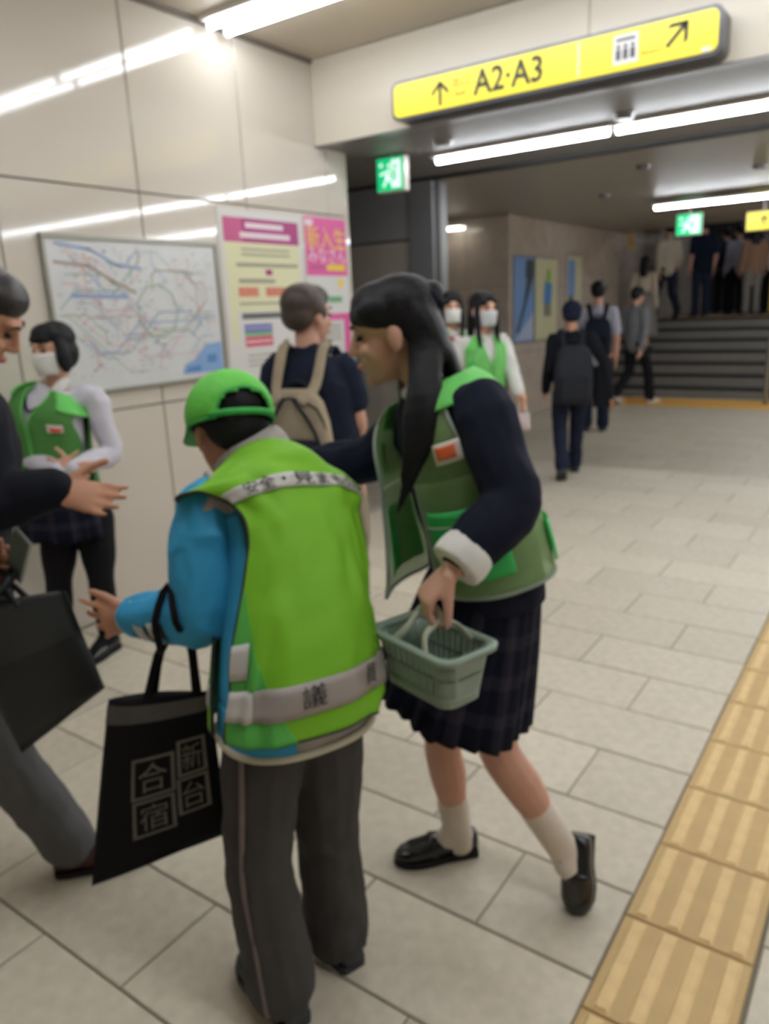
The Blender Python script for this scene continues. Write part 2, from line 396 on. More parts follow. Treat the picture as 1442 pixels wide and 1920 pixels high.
# ============================================================ FIXTURES
m_tube = glow('fluorescent_white', (246, 250, 255), TUBE)
m_tube2 = glow('fluorescent_far', (246, 250, 255), TUBE_FAR)
m_tubem = glow('fluorescent_mid', (246, 250, 255), TUBE_MID)
m_hous = mat('lamp_housing_white', (225, 222, 214), 0.35)
def lamp_bar(x0, length, y, z, tubes, label, tm, w=0.2, drop=0.045, group=None):
    r = empty('ceiling_light', (x0, y, z))
    tag(r, label, 'ceiling light', group)
    box('housing', (x0, y - w/2, z - 0.028), (x0 + length, y + w/2, z), m_hous, r, bevel=0.004)
    for dy in tubes:
        bm = bmesh.new()
        add_limb(bm, [V((x0 + 0.025, y + dy, z - drop)), V((x0 + length - 0.025, y + dy, z - drop))], [0.018, 0.018], n=10, sub=1)
        bm_obj('tube', bm, tm, r, True)
        for xx in (x0 + 0.005, x0 + length - 0.02):
            box('lamp_holder', (xx, y + dy - 0.014, z - drop - 0.02), (xx + 0.015, y + dy + 0.014, z - 0.02), m_hous, r)
    return r
ORD = ['first', 'second', 'third', 'fourth', 'fifth']
for i in range(5):
    lamp_bar(-3.40 + 1.30*i, 1.28, 3.39, 3.13, (-0.065, 0.065), 'twin tube ceiling light touching the beige wall above the map' if i == 0 else ORD[i] + ' twin tube light from the beige wall in the near ceiling row', m_tube, w=0.25, group='near row of twin tube lights')
ORD = ['first', 'second', 'third', 'fourth', 'fifth']
for yy in (0.9, ):
    for i in range(5):
        lamp_bar(-3.2 + 1.30*i, 1.28, yy, 3.13, (-0.065, 0.065), ORD[i] + ' twin tube light from the left wall in the row overhead', m_tube, w=0.25, group='rows of lights over the near hall')
for i in range(5):
    lamp_bar(-3.04 + 1.31*i, 1.30, 5.12, 2.62, (0.0,), ['bright tube light under the grey soffit, nearest the small green exit sign', 'second tube light of the row under the grey soffit'][min(i, 1)] if i < 2 else ORD[i] + ' tube light from the left in the grey soffit row', m_tubem, w=0.15, group='row of tube lights under the soffit')
for i in range(4):
    lamp_bar(-2.86 + 1.31*i, 1.30, 10.0, 2.66, (0.0,), ['tube light hanging before the stairs, left end of its row', 'second tube light of the row hanging before the stairs', ORD[i] + ' tube light from the left of the row hanging before the stairs'][min(i, 2)], m_tube2, w=0.26, group='tube lights near the stairs')
lamp_bar(-5.53, 0.46, 9.25, 2.60, (-0.05, 0.05), 'short glowing bar standing in for a reflection high on the brown stone wall beyond the shutter', glow('reflection_glow', (255, 250, 238), 6.0), w=0.2)  # glowing lamp body imitates a light mirrored in the glossy stone
for i in range(3): lamp_bar(-0.55 + 1.31*i, 1.30, 7.5, 2.70, (0.0,), ORD[i] + ' tube light from the left in the added middle hall row, out of view', m_tube2, w=0.10, group='added middle hall lights')  # row added out of view on the right to brighten the far hall
for i in range(3): lamp_bar(-1.45 + 1.31*i, 1.30, 12.7, 2.70, (0.0,), ORD[i] + ' tube light from the left in the added row over the stair foot, out of view', m_tube2, w=0.10, group='added stair foot lights')  # unseen lamps added to lift the far wall and stairs
for i, x in enumerate((-3.2, -1.5, 0.2)): lamp_bar(x, 1.3, 18.0, 4.2, (0.0,), ORD[i] + ' tube light from the left above the stair landing', m_tube2, w=0.1, group='landing lights')

# ---- yellow wayfinding sign on the header
m_syel = mat('sign_yellow', (240, 222, 60), 0.35, emit=0.35)
m_sblk = mat('sign_ink', (62, 62, 44), 0.5)
m_srim = mat('sign_rim', (84, 86, 94), 0.3, metal=0.3)
m_white = mat('print_white', (232, 230, 226), 0.5)
def round_rect(bm, x0, x1, z0, z1, r, y0, y1, n=5):
    pts = []
    for cx, cz, a0 in ((x1-r, z1-r, 0), (x0+r, z1-r, 90), (x0+r, z0+r, 180), (x1-r, z0+r, 270)):
        for k in range(n+1):
            a = math.radians(a0 + 90*k/n); pts.append((cx + r*math.cos(a), cz + r*math.sin(a)))
    A = [bm.verts.new((x, y0, z)) for x, z in pts]; B = [bm.verts.new((x, y1, z)) for x, z in pts]
    bm.faces.new(A); bm.faces.new(B[::-1]); N = len(pts)
    for k in range(N): bm.faces.new((A[k], B[k], B[(k+1) % N], A[(k+1) % N]))
sg = empty('direction_sign', (-1.88, 4.25, 2.67)); tag(sg, 'long yellow sign with arrows and A2 A3 on the cream header', 'sign')
bm = bmesh.new(); round_rect(bm, -2.722, -0.898, 2.622, 2.834, 0.045, 4.10, 4.25); bm_obj('sign_case', bm, m_srim, sg)
bm = bmesh.new(); round_rect(bm, -2.703, -0.918, 2.640, 2.816, 0.035, 4.092, 4.10); bm_obj('sign_face', bm, m_syel, sg)
YS = 4.0905
def arrow(name, cx, cz, ang, L_, parent, m, y=YS, w=0.020):
    q = []; ca, sa = math.cos(ang), math.sin(ang)
    def T(u, v): return (cx + u*ca - v*sa, y, cz + u*sa + v*ca)
    q.append(([T(-L_/2, -w/2), T(L_/2 - w*0.6, -w/2), T(L_/2 - w*0.6, w/2), T(-L_/2, w/2)], 0))
    for s in (-1, 1):
        q.append(([T(L_/2, 0), T(L_/2 - L_*0.42, s*L_*0.42), T(L_/2 - L_*0.42 - w*1.3, s*L_*0.42), T(L_/2 - w*1.3, 0)], 0))
    return quads_obj(name, q, m, parent)
arrow('arrow', -2.388, 2.722, math.pi/2, 0.13, sg, m_sblk)
text_on('lettering', '出口', 0.058, (-2.255, YS, 2.755), (1,0,0), (0,0,1), m_sblk, sg)
text_on('lettering', 'Exit', 0.045, (-2.258, YS, 2.70), (1,0,0), (0,0,1), m_sblk, sg)
text_on('lettering', 'A2·A3', 0.172, (-1.968, YS, 2.726), (1,0,0), (0,0,1), m_sblk, sg, sx=0.92, bold=0.004)
box('divider', (-1.582, YS, 2.65), (-1.574, YS + 0.0015, 2.808), m_white, sg)
pic = box('pictogram', (-1.402, YS - 0.001, 2.666), (-1.280, YS + 0.001, 2.796), m_white, sg)
for i, dx in enumerate((-0.035, 0.0, 0.035)):
    q = []; cx = -1.341 + dx
    q.append(([(cx-0.012, YS-0.002, 2.686), (cx+0.012, YS-0.002, 2.686), (cx+0.012, YS-0.002, 2.732), (cx-0.012, YS-0.002, 2.732)], 0))
    q.append(([(cx-0.009, YS-0.002, 2.736), (cx+0.009, YS-0.002, 2.736), (cx+0.009, YS-0.002, 2.752), (cx-0.009, YS-0.002, 2.752)], 0))
    quads_obj('figure_mark', q, m_srim, pic)
quads_obj('figure_mark', [([(-1.388, YS-0.002, 2.766), (-1.294, YS-0.002, 2.766), (-1.294, YS-0.002, 2.780), (-1.388, YS-0.002, 2.780)], 0)], m_srim, pic)
text_on('lettering', 'Elevator', 0.030, (-1.217, YS, 2.695), (1,0,0), (0,0,1), m_sblk, sg)
arrow('arrow', -1.098, 2.745, math.pi/4, 0.135, sg, m_sblk)
quads_obj('sticker', [([(-0.985, YS-0.001, 2.642), (-0.945, YS-0.001, 2.642), (-0.945, YS-0.001, 2.662), (-0.985, YS-0.001, 2.662)], 0)], m_white, sg)

# ---- exit signs
m_exg = mat('exit_green', (10, 190, 120), 0.4, emit=1.0)
m_exw = mat('exit_white', (225, 250, 242), 0.4, emit=1.0)
def exit_sign(x0, x1, z0, z1, y, label, zc):
    r = empty('exit_sign', ((x0+x1)/2, y, z0)); tag(r, label, 'exit sign')
    box('sign_case', (x0, y, z0), (x1, y + 0.07, z1), m_hous, r, bevel=0.004)
    box('green_face', (x0 + 0.006, y - 0.004, z0 + 0.006), (x1 - 0.006, y, z1 - 0.006), m_exg, r)
    w, h, yy = x1 - x0, z1 - z0, y - 0.0055
    def poly(pts): return [(x0 + w*a, yy, z0 + h*b) for a, b in pts]
    q = [(poly([(0.56,0.10),(0.90,0.10),(0.90,0.90),(0.56,0.90)]), 0)]
    quads_obj('doorway_mark', q, m_exw, r)
    m_run = [(poly([(0.40,0.62),(0.52,0.66),(0.46,0.40),(0.34,0.40)]), 0), (poly([(0.36,0.42),(0.46,0.42),(0.30,0.14),(0.22,0.16)]), 0),
             (poly([(0.40,0.42),(0.48,0.42),(0.56,0.26),(0.50,0.22)]), 0), (poly([(0.40,0.62),(0.30,0.50),(0.14,0.48),(0.14,0.54)]), 0), (poly([(0.42,0.70),(0.52,0.70),(0.52,0.80),(0.42,0.80)]), 0)]
    quads_obj('running_figure', m_run, m_exw, r)
    quads_obj('arrow_mark', [(poly([(0.10,0.78),(0.24,0.86),(0.24,0.70)]), 0)], m_exw, r)
    q2 = [(poly([(0.62,0.30),(0.72,0.30),(0.72,0.62),(0.62,0.62)]), 0), (poly([(0.66,0.66),(0.76,0.66),(0.76,0.76),(0.66,0.76)]), 0)]
    for qq in q2:
        for p in qq[0]: pass
    o = quads_obj('door_figure', [([(a, yy - 0.001, c) for a, _, c in qq[0]], k) for qq, k in [(x, 0) for x in q2]], m_exg, r)
    bm = bmesh.new(); add_limb(bm, [V(((x0+x1)/2, y + 0.035, z1 - 0.005)), V(((x0+x1)/2, y + 0.035, zc + 0.002))], [0.012, 0.012], n=8, sub=1); bm_obj('hanger', bm, m_hous, r, True)
    return r
exit_sign(-3.375, -3.14, 2.375, 2.605, 4.85, 'bright green emergency exit sign just past the cream header', 2.62)
exit_sign(-2.84, -2.52, 2.345, 2.61, 11.0, 'small green exit sign hanging in front of the stairs', 2.70)
fs_ = empty('direction_sign', (-1.5, 11.0, 2.33)); tag(fs_, 'yellow hanging sign cut by the right edge above the stairs', 'sign')
box('sign_case', (-1.99, 11.0, 2.325), (-0.6, 11.08, 2.56), m_srim, fs_, bevel=0.004)
box('sign_face', (-1.98, 10.995, 2.335), (-0.61, 11.0, 2.55), m_syel, fs_)
arrow('arrow', -1.78, 2.445, math.pi/2, 0.12, fs_, m_sblk, y=10.993)
for x in (-1.8, -0.8): box('hanger', (x, 11.03, 2.555), (x + 0.02, 11.05, 2.701), m_steel, fs_)

# ============================================================ PRINTS ON THE LEFT WALL
def WL(y, z, off=0.0): return (XW + off, y, z)      # point on the wall face
def wall_rect(y0, y1, z0, z1, off): return [WL(y0, z0, off), WL(y1, z0, off), WL(y1, z1, off), WL(y0, z1, off)]
m_mapframe = mat('map_frame_grey', (150, 148, 138), 0.35, metal=0.4)
m_mapsheet = mat('map_sheet', (214, 216, 218), 0.25, noise=0.03, nscale=8)
mp = empty('route_map', WL(2.70, 1.20)); tag(mp, 'large framed railway route map with many coloured lines on the beige wall', 'map')
MY0, MY1, MZ0, MZ1 = 2.16, 3.275, 1.195, 1.97
bm = bmesh.new()
for a, b, c, d in ((MY0, MY1, MZ1-0.022, MZ1), (MY0, MY1, MZ0, MZ0+0.022), (MY0, MY0+0.022, MZ0+0.022, MZ1-0.022), (MY1-0.022, MY1, MZ0+0.022, MZ1-0.022)):
    add_box(bm, (XW, a, c), (XW + 0.022, b, d), 0.003)
bm_obj('frame', bm, m_mapframe, mp)
sh = box('map_sheet', (XW + 0.001, MY0 + 0.022, MZ0 + 0.022), (XW + 0.010, MY1 - 0.022, MZ1 - 0.022), m_mapsheet, mp)
rl = random.Random(3)
mcols = [mat('line_%s' % n, c, 0.5) for n, c in (('red', (205, 150, 150)), ('blue', (150, 168, 208)), ('green', (150, 186, 160)), ('brown', (176, 164, 150)), ('pink', (214, 176, 190)), ('grey', (168, 172, 178)), ('teal', (130, 168, 172)), ('orange', (218, 186, 150)))]
def to_map(u, v, off=0.0112): return V(WL(MY0 + 0.03 + (MY1 - MY0 - 0.06)*u, MZ0 + 0.03 + (MZ1 - MZ0 - 0.06)*v, off))
quads = []
def route(pts, w, mi, off):
    for a, b in zip(pts[:-1], pts[1:]):
        d = (b - a); 
        if d.length < 1e-6: continue
        n = V((0, -d.z, d.y)).normalized()*w/2; e = d.normalized()*w*0.5
        quads.append(([a - e - n + V((off,0,0)), b + e - n + V((off,0,0)), b + e + n + V((off,0,0)), a - e + n + V((off,0,0))], mi))
for k in range(46):
    u, v = rl.uniform(0.02, 0.98), rl.uniform(0.15, 0.95); pts = [to_map(u, v)]; ang = rl.choice((0, 45, 90, 135, 180, -45))
    for s in range(rl.randint(4, 9)):
        ang += rl.choice((-45, 0, 0, 45)); l = rl.uniform(0.04, 0.14)
        u2, v2 = u + l*math.cos(math.radians(ang)), v + l*1.35*math.sin(math.radians(ang))
        if not (0.01 < u2 < 0.99 and 0.06 < v2 < 0.98): break
        u, v = u2, v2; pts.append(to_map(u, v))
    route(pts, rl.choice((0.004, 0.005, 0.007)), rl.randrange(8), 0.00002*k)
for k in range(9):   # ring and radial lines in the centre
    a = math.radians(40*k); route([to_map(0.58 + 0.13*math.cos(a), 0.52 + 0.20*math.sin(a)), to_map(0.58 + 0.13*math.cos(a+0.7), 0.52 + 0.20*math.sin(a+0.7))], 0.007, 2, 0.0012)
route([to_map(0.03, 0.86), to_map(0.20, 0.84), to_map(0.33, 0.74), to_map(0.45, 0.66)], 0.016, 3, 0.0013)
route([to_map(0.05, 0.98), to_map(0.22, 0.95), to_map(0.36, 0.85), to_map(0.50, 0.83)], 0.014, 1, 0.0013)
route([to_map(0.10, 0.64), to_map(0.40, 0.63)], 0.020, 1, 0.0014)
quads_obj('route_lines', quads, mcols, sh)
dots = []
for k in range(260):
    u, v = rl.uniform(0.03, 0.97), rl.uniform(0.08, 0.96); c = to_map(u, v, 0.0128); w, h = rl.uniform(0.008, 0.03), 0.005
    dots.append(([c + V((0,-w/2,-h/2)), c + V((0,w/2,-h/2)), c + V((0,w/2,h/2)), c + V((0,-w/2,h/2))], rl.choice((0, 3, 5, 5, 6))))
quads_obj('station_names', dots, mcols, sh)['kind'] = 'stuff'
m_sea = mat('map_sea_blue', (132, 168, 214), 0.4); m_sea2 = mat('map_sea_deep', (92, 136, 196), 0.4)
quads_obj('sea_area', [([to_map(0.70,0.03,0.0131), to_map(0.995,0.03,0.0131), to_map(0.995,0.26,0.0131), to_map(0.88,0.25,0.0131), to_map(0.80,0.14,0.0131), to_map(0.72,0.10,0.0131)], 0),
    ([to_map(0.72,0.04,0.0134), to_map(0.83,0.04,0.0134), to_map(0.83,0.09,0.0134), to_map(0.74,0.08,0.0134)], 1), ([to_map(0.88,0.10,0.0134), to_map(0.95,0.10,0.0134), to_map(0.95,0.17,0.0134), to_map(0.88,0.16,0.0134)], 1)], [m_sea, m_sea2], sh)

def text_lines(y0, y1, z, h, k, off, rr, fill=0.85):
    """rows of tiny print as short dashes"""
    out = []; y = y0
    while y < y1:
        w = rr.uniform(0.010, 0.024); out.append((wall_rect(y, min(y + w*fill, y1), z - h/2, z + h/2, off), k)); y += w
    return out
inks = [mat('ink_grey', (150, 148, 132), 0.6), mat('ink_dark', (96, 96, 96), 0.6), mat('ink_magenta', (168, 40, 120), 0.5), mat('ink_white', (236, 222, 230), 0.6), mat('ink_red', (216, 110, 96), 0.6), mat('ink_blue', (70, 90, 176), 0.6), mat('ink_crimson', (206, 56, 92), 0.6), mat('ink_yellow', (236, 206, 60), 0.6), mat('ink_pink', (222, 96, 160), 0.6), mat('paper_cream', (222, 220, 182), 0.6), mat('paper_white', (216, 214, 212), 0.6), mat('ink_green', (110, 170, 120), 0.6), mat('ink_lightmagenta', (196, 90, 140), 0.6)]
po = empty('poster', WL(3.68, 1.10)); tag(po, 'cream notice poster with a magenta heading right of the route map', 'poster')
box('sheet', (XW + 0.0005, 3.305, 1.10), (XW + 0.006, 4.055, 2.172), inks[10], po)
rr = random.Random(5); o = 0.0068; q = []
q.append((wall_rect(3.345, 4.015, 1.40, 2.125, o), 9)); q.append((wall_rect(3.345, 4.015, 1.985, 2.125, o + 0.0006), 2)); q.append((wall_rect(3.345, 3.50, 1.985, 2.125, o + 0.0008), 12))
q += text_lines(3.53, 3.87, 2.085, 0.03, 3, o + 0.0012, rr, 0.95); q += text_lines(3.48, 3.93, 2.028, 0.032, 3, o + 0.0012, rr, 0.95)
for z in (1.945, 1.915): q += text_lines(3.48, 3.92, z, 0.012, 0, o + 0.0008, rr)
q += text_lines(3.43, 3.99, 1.855, 0.022, 0, o + 0.0008, rr); q.append((wall_rect(3.68, 3.74, 1.795, 1.83, o + 0.0008), 2))
q += text_lines(3.44, 3.76, 1.76, 0.024, 0, o + 0.0008, rr)
q += text_lines(3.43, 3.60, 1.695, 0.055, 4, o + 0.0008, rr, 0.8); q += text_lines(3.67, 3.95, 1.695, 0.055, 4, o + 0.0008, rr, 0.8)
q += text_lines(3.43, 3.95, 1.625, 0.014, 0, o + 0.0008, rr); q.append((wall_rect(3.40, 3.99, 1.15, 1.58, o + 0.0006), 10))
q += text_lines(3.44, 3.90, 1.55, 0.036, 1, o + 0.0012, rr, 0.92)
q.append((wall_rect(3.45, 3.70, 1.455, 1.50, o + 0.0012), 5)); q.append((wall_rect(3.45, 3.70, 1.43, 1.452, o + 0.0012), 11)); q.append((wall_rect(3.45, 3.70, 1.365, 1.425, o + 0.0012), 6)); q += text_lines(3.46, 3.69, 1.395, 0.02, 3, o + 0.0016, rr, 0.6); q += text_lines(3.46, 3.69, 1.478, 0.014, 3, o + 0.0016, rr, 0.5)
for z in (1.31, 1.28, 1.25): q += text_lines(3.46, 3.95, z, 0.010, 0, o + 0.0012, rr)
quads_obj('print', q, inks, po)
p2 = empty('poster', WL(4.3, 1.10)); tag(p2, 'pink and white advertising poster with big yellow characters at the wall end', 'poster')
box('sheet', (XW + 0.0005, 4.075, 1.10), (XW + 0.006, 4.535, 2.182), inks[10], p2)
q = [(wall_rect(4.08, 4.53, 1.80, 2.178, o), 8)]
q += [(wall_rect(4.09, 4.17, 2.12, 2.16, o + 0.0008), 3)]
q.append((wall_rect(4.30, 4.50, 1.835, 1.875, o + 0.0008), 7)); q.append((wall_rect(4.12, 4.27, 1.84, 1.87, o + 0.0008), 12))
q.append((wall_rect(4.42, 4.47, 1.72, 1.78, o + 0.0008), 7)); q.append((wall_rect(4.08, 4.53, 1.50, 1.545, o + 0.0008), 8)); q.append((wall_rect(4.30, 4.45, 1.62, 1.66, o + 0.0008), 11)); q.append((wall_rect(4.46, 4.53, 1.12, 1.50, o + 0.0008), 8))
for z in (1.46, 1.43, 1.40, 1.37): q += text_lines(4.12, 4.42, z, 0.012, 0, o + 0.0008, rr)
quads_obj('print', q, inks, p2)
text_on('lettering', '新入生', 0.155, WL(4.31, 2.035, o + 0.0015), (0,1,0), (0,0,1), inks[7], p2, sx=0.92)
text_on('lettering', 'みなさん', 0.115, WL(4.31, 1.925, o + 0.0015), (0,1,0), (0,0,1), inks[3], p2, sx=0.92)
# ---- posters on the far stone wall
XP = -4.55
def far_poster(y0, y1, z0, z1, label, fn):
    r = empty('poster', (XP, (y0+y1)/2, z0)); tag(r, label, 'poster')
    box('frame', (XP, y0 - 0.02, z0 - 0.02), (XP + 0.012, y1 + 0.02, z1 + 0.02), m_steel, r, bevel=0.002)
    box('sheet', (XP + 0.012, y0, z0), (XP + 0.016, y1, z1), fn[0], r)
    w, h = y1 - y0, z1 - z0
    quads_obj('print', [([(XP + 0.017 + 0.0004*i, y0 + w*a, z0 + h*b) for a, b in pts], k) for i, (pts, k) in enumerate(fn[1])], fn[2], r)
mb = mat('poster_sky', (120, 156, 208), 0.5); mdk = mat('poster_dark', (64, 72, 78), 0.5); mpl = mat('poster_pale', (176, 192, 216), 0.5)
mcr = mat('poster_cream', (206, 204, 168), 0.5); mbl = mat('poster_blue', (86, 140, 200), 0.5); mgr = mat('poster_green', (140, 176, 70), 0.5)
far_poster(9.62, 10.25, 1.05, 2.17, 'blue poster with a dark diagonal streak on the brown stone wall', (mb, [([(0.02,0.02),(0.98,0.02),(0.98,0.35),(0.3,0.1)],1), ([(0.1,0.12),(0.22,0.10),(0.98,0.78),(0.9,0.84)],0), ([(0.5,0.5),(0.62,0.45),(0.9,0.9),(0.75,0.95)],0), ([(0.55,0.75),(0.98,0.8),(0.98,0.97),(0.6,0.97)],0)], [mdk, mpl]))
far_poster(10.32, 11.1, 1.05, 2.17, 'cream poster with a blue figure between the two other far posters', (mcr, [([(0.35,0.45),(0.72,0.45),(0.75,0.7),(0.4,0.72)],0), ([(0.45,0.72),(0.68,0.72),(0.66,0.86),(0.5,0.88)],1), ([(0.4,0.28),(0.5,0.28),(0.52,0.45),(0.4,0.45)],2), ([(0.58,0.28),(0.68,0.28),(0.68,0.45),(0.58,0.45)],2)], [mbl, mgr, mdk]))
far_poster(11.5, 12.1, 1.05, 2.24, 'narrow blue and cream poster farthest along the stone wall', (mcr, [([(0.05,0.5),(0.5,0.5),(0.5,0.95),(0.05,0.95)],0), ([(0.1,0.3),(0.4,0.3),(0.4,0.5),(0.1,0.5)],1)], [mb, mdk]))
for (y, z, w, h, c, lb) in ((14.4, 2.45, 0.35, 0.40, (206, 160, 60), 'small orange notice high on the stair wall'), (16.6, 2.5, 0.45, 0.6, (190, 170, 40), 'yellow notice on the stair wall near the landing')):
    n = empty('notice', (XP, y, z)); tag(n, lb, 'sign'); box('plate', (XP, y, z), (XP + 0.015, y + w, z + h), mat('notice_%d' % int(y), c, 0.5), n, bevel=0.002)
    quads_obj('print', [([(XP + 0.016, y + w*0.15, z + h*(0.2 + 0.2*i)), (XP + 0.016, y + w*0.85, z + h*(0.2 + 0.2*i)), (XP + 0.016, y + w*0.85, z + h*(0.28 + 0.2*i)), (XP + 0.016, y + w*0.15, z + h*(0.28 + 0.2*i))], 0) for i in range(4)], inks[1], n)
structure(box('trim_1', (-4.55, 15.6, 1.19), (-4.30, 15.9, 3.6), mat('pillar_white', (176, 170, 160), 0.4), bevel=0.01))
# ---- stair handrail
hr = empty('handrail', (-1.75, 12.2, 0.0)); tag(hr, 'grey steel stair handrail with upright post at the right edge', 'handrail')
m_rail = mat('rail_steel', (140, 136, 128), 0.3, metal=0.7)
rp = [V((-1.75, 12.15, 0.0)), V((-1.75, 12.15, 0.90))]
bm = bmesh.new(); add_limb(bm, rp, [0.04, 0.04], n=10, sub=1); bm_obj('post', bm, m_rail, hr, True)
tube_obj('rail', [(-1.75, 12.15, 0.90), (-1.75, 12.25, 0.955), (-1.75, 12.6, 1.0), (-1.75, 14.9, 2.12), (-1.75, 15.3, 2.15)], 0.028, m_rail, hr)
for yy, zz in ((13.6, 0.51), (15.0, 1.19)):
    bm = bmesh.new(); add_limb(bm, [V((-1.75, yy, zz)), V((-1.75, yy, zz + 0.95))], [0.02, 0.02], n=8, sub=1); bm_obj('post', bm, m_rail, hr, True)
ys = empty('floor_stand', (-2.28, 15.6, 1.19)); tag(ys, 'yellow upright post with a white head standing on the landing', 'post')
bm = bmesh.new(); bmesh.ops.create_cone(bm, cap_ends=True, segments=16, radius1=0.16, radius2=0.13, depth=0.04, matrix=Matrix.Translation((-2.28, 15.6, 1.212))); bm_obj('base', bm, m_srim, ys)
box('post', (-2.33, 15.55, 1.23), (-2.23, 15.65, 1.95), mat('stand_yellow', (206, 170, 40), 0.5), ys, bevel=0.01)
box('head_plate', (-2.38, 15.56, 1.95), (-2.18, 15.64, 2.30), m_white, ys, bevel=0.02)

# ============================================================ FIGURES
UP = V((0, 0, 1))
RT, FWD = V((0.8162, 0.5778, 0)), V((-0.5778, 0.8162, 0))       # picture right and picture depth, both level
def frame3(f, up=UP):
    f = V(f).normalized(); r = f.cross(V(up)).normalized(); u = r.cross(f)
    M = Matrix((r, f, u)).transposed(); return M          # columns right, forward, up
def mixv(a, b, t): return V(a)*(1-t) + V(b)*t
m_skin = {k: mat('skin_' + k, c, 0.5, noise=0.05, nscale=20, spec=0.35) for k, c in (('light', (222, 172, 146)), ('tan', (200, 146, 118)), ('rosy', (206, 158, 138)), ('deep', (170, 116, 92)))}
m_hair = mat('hair_black', (17, 17, 22), 0.55, noise=0.25, nscale=60, bump=0.4, bscale=90, spec=0.3)
m_hairb = mat('hair_brown', (70, 58, 52), 0.5, noise=0.25, nscale=60, bump=0.4, bscale=90)
m_eye = mat('eye_dark', (30, 24, 22), 0.2); m_brow = mat('brow_dark', (40, 32, 30), 0.7); m_lip = mat('lip', (182, 104, 96), 0.5)
m_mask = mat('mask_white', (236, 236, 234), 0.8, noise=0.03, nscale=30)

def add_head(bm, c, M, s=1.0):
    c = V(c)
    def B(p, r): add_ball(bm, c + M @ (V(p)*s), tuple(x*s for x in r), M, 18, 12)
    B((0, -0.012, 0.030), (0.074, 0.092, 0.082)); B((0, 0.026, -0.030), (0.060, 0.062, 0.078)); B((0, 0.030, -0.066), (0.047, 0.052, 0.044))
    B((0, 0.070, -0.096), (0.020, 0.018, 0.017)); B((0, 0.070, 0.028), (0.050, 0.022, 0.016)); B((0, 0.088, -0.060), (0.021, 0.011, 0.011))
    for q in (-1, 1):
        B((q*0.075, -0.006, -0.014), (0.009, 0.019, 0.031)); B((q*0.036, 0.062, -0.026), (0.022, 0.022, 0.020)); B((q*0.011, 0.094, -0.030), (0.008, 0.010, 0.007))
    add_limb(bm, [c + M @ (V((0, 0.086, 0.014))*s), c + M @ (V((0, 0.104, -0.024))*s)], [0.008*s, 0.012*s], sub=1)
def add_face(parent, c, M, s=1.0, brows=True):
    c = V(c)
    for q in (-1, 1):
        bm = bmesh.new(); add_ball(bm, c + M @ (V((q*0.031, 0.078, 0.004))*s), (0.013*s, 0.009*s, 0.0065*s), M, 12, 8); bm_obj('eye', bm, m_eye, parent, True)
        if brows:
            bm = bmesh.new(); add_limb(bm, [c + M @ (V((q*0.016, 0.091, 0.028))*s), c + M @ (V((q*0.034, 0.088, 0.033))*s), c + M @ (V((q*0.050, 0.076, 0.028))*s)], [0.003*s, 0.004*s, 0.002*s], n=6); bm_obj('eyebrow', bm, m_brow, parent, True)
    bm = bmesh.new(); add_ball(bm, c + M @ (V((0, 0.094, -0.060))*s), (0.019*s, 0.008*s, 0.007*s), M, 12, 8); bm_obj('lips', bm, m_lip, parent, True)
def add_hand(bm, wrist, d, n, side, curl=0.25, spread=0.10, s=1.0, thumb_out=0.7, thumb_curl=0.2, curls=None, pl=0.085):
    """wrist point, finger direction d, palm normal n (the palm faces n), side=+1/-1: thumb on +/- (d x n)"""
    w = V(wrist); d = V(d).normalized(); n = V(n); n = (n - d*n.dot(d)).normalized(); t = d.cross(n)*side      # t points to the thumb
    pal = [w - d*0.01*s, w + d*0.03*s, w + d*pl*s]
    add_limb(bm, pal, [(0.014*s, 0.027*s), (0.016*s, 0.038*s), (0.013*s, 0.041*s)], n=14, ref=n)
    curls = curls or [curl]*4
    for i, (off, L_, r) in enumerate(((0.032, 0.072, 0.0088), (0.011, 0.080, 0.0092), (-0.011, 0.074, 0.0088), (-0.031, 0.058, 0.0078))):
        base = w + d*(pl - 0.008)*s + t*off*s
        fd = (d + t*(off/0.03)*spread).normalized(); p = base; pts = [p]; ang = 0
        for k, fr in enumerate((0.45, 0.30, 0.25)):
            ang += curls[i]*(0.8 if k == 0 else 1.0)
            p = p + (fd*math.cos(ang) + n*math.sin(ang))*(L_*fr*s); pts.append(p)
        add_limb(bm, pts, [r*s, r*0.95*s, r*0.85*s, r*0.72*s], n=10, sub=2)
    b0 = w + d*0.022*s + t*0.026*s
    td = (d*(1-thumb_out*0.6) + t*thumb_out + n*thumb_curl).normalized(); p1 = b0 + td*0.038*s
    td2 = (td + d*0.35 + n*thumb_curl).normalized(); p2 = p1 + td2*0.030*s; p3 = p2 + (td2 + d*0.2).normalized()*0.022*s
    add_limb(bm, [b0 - td*0.01*s, p1, p2, p3], [0.015*s, 0.0115*s, 0.0100*s, 0.0085*s], n=10, sub=2)

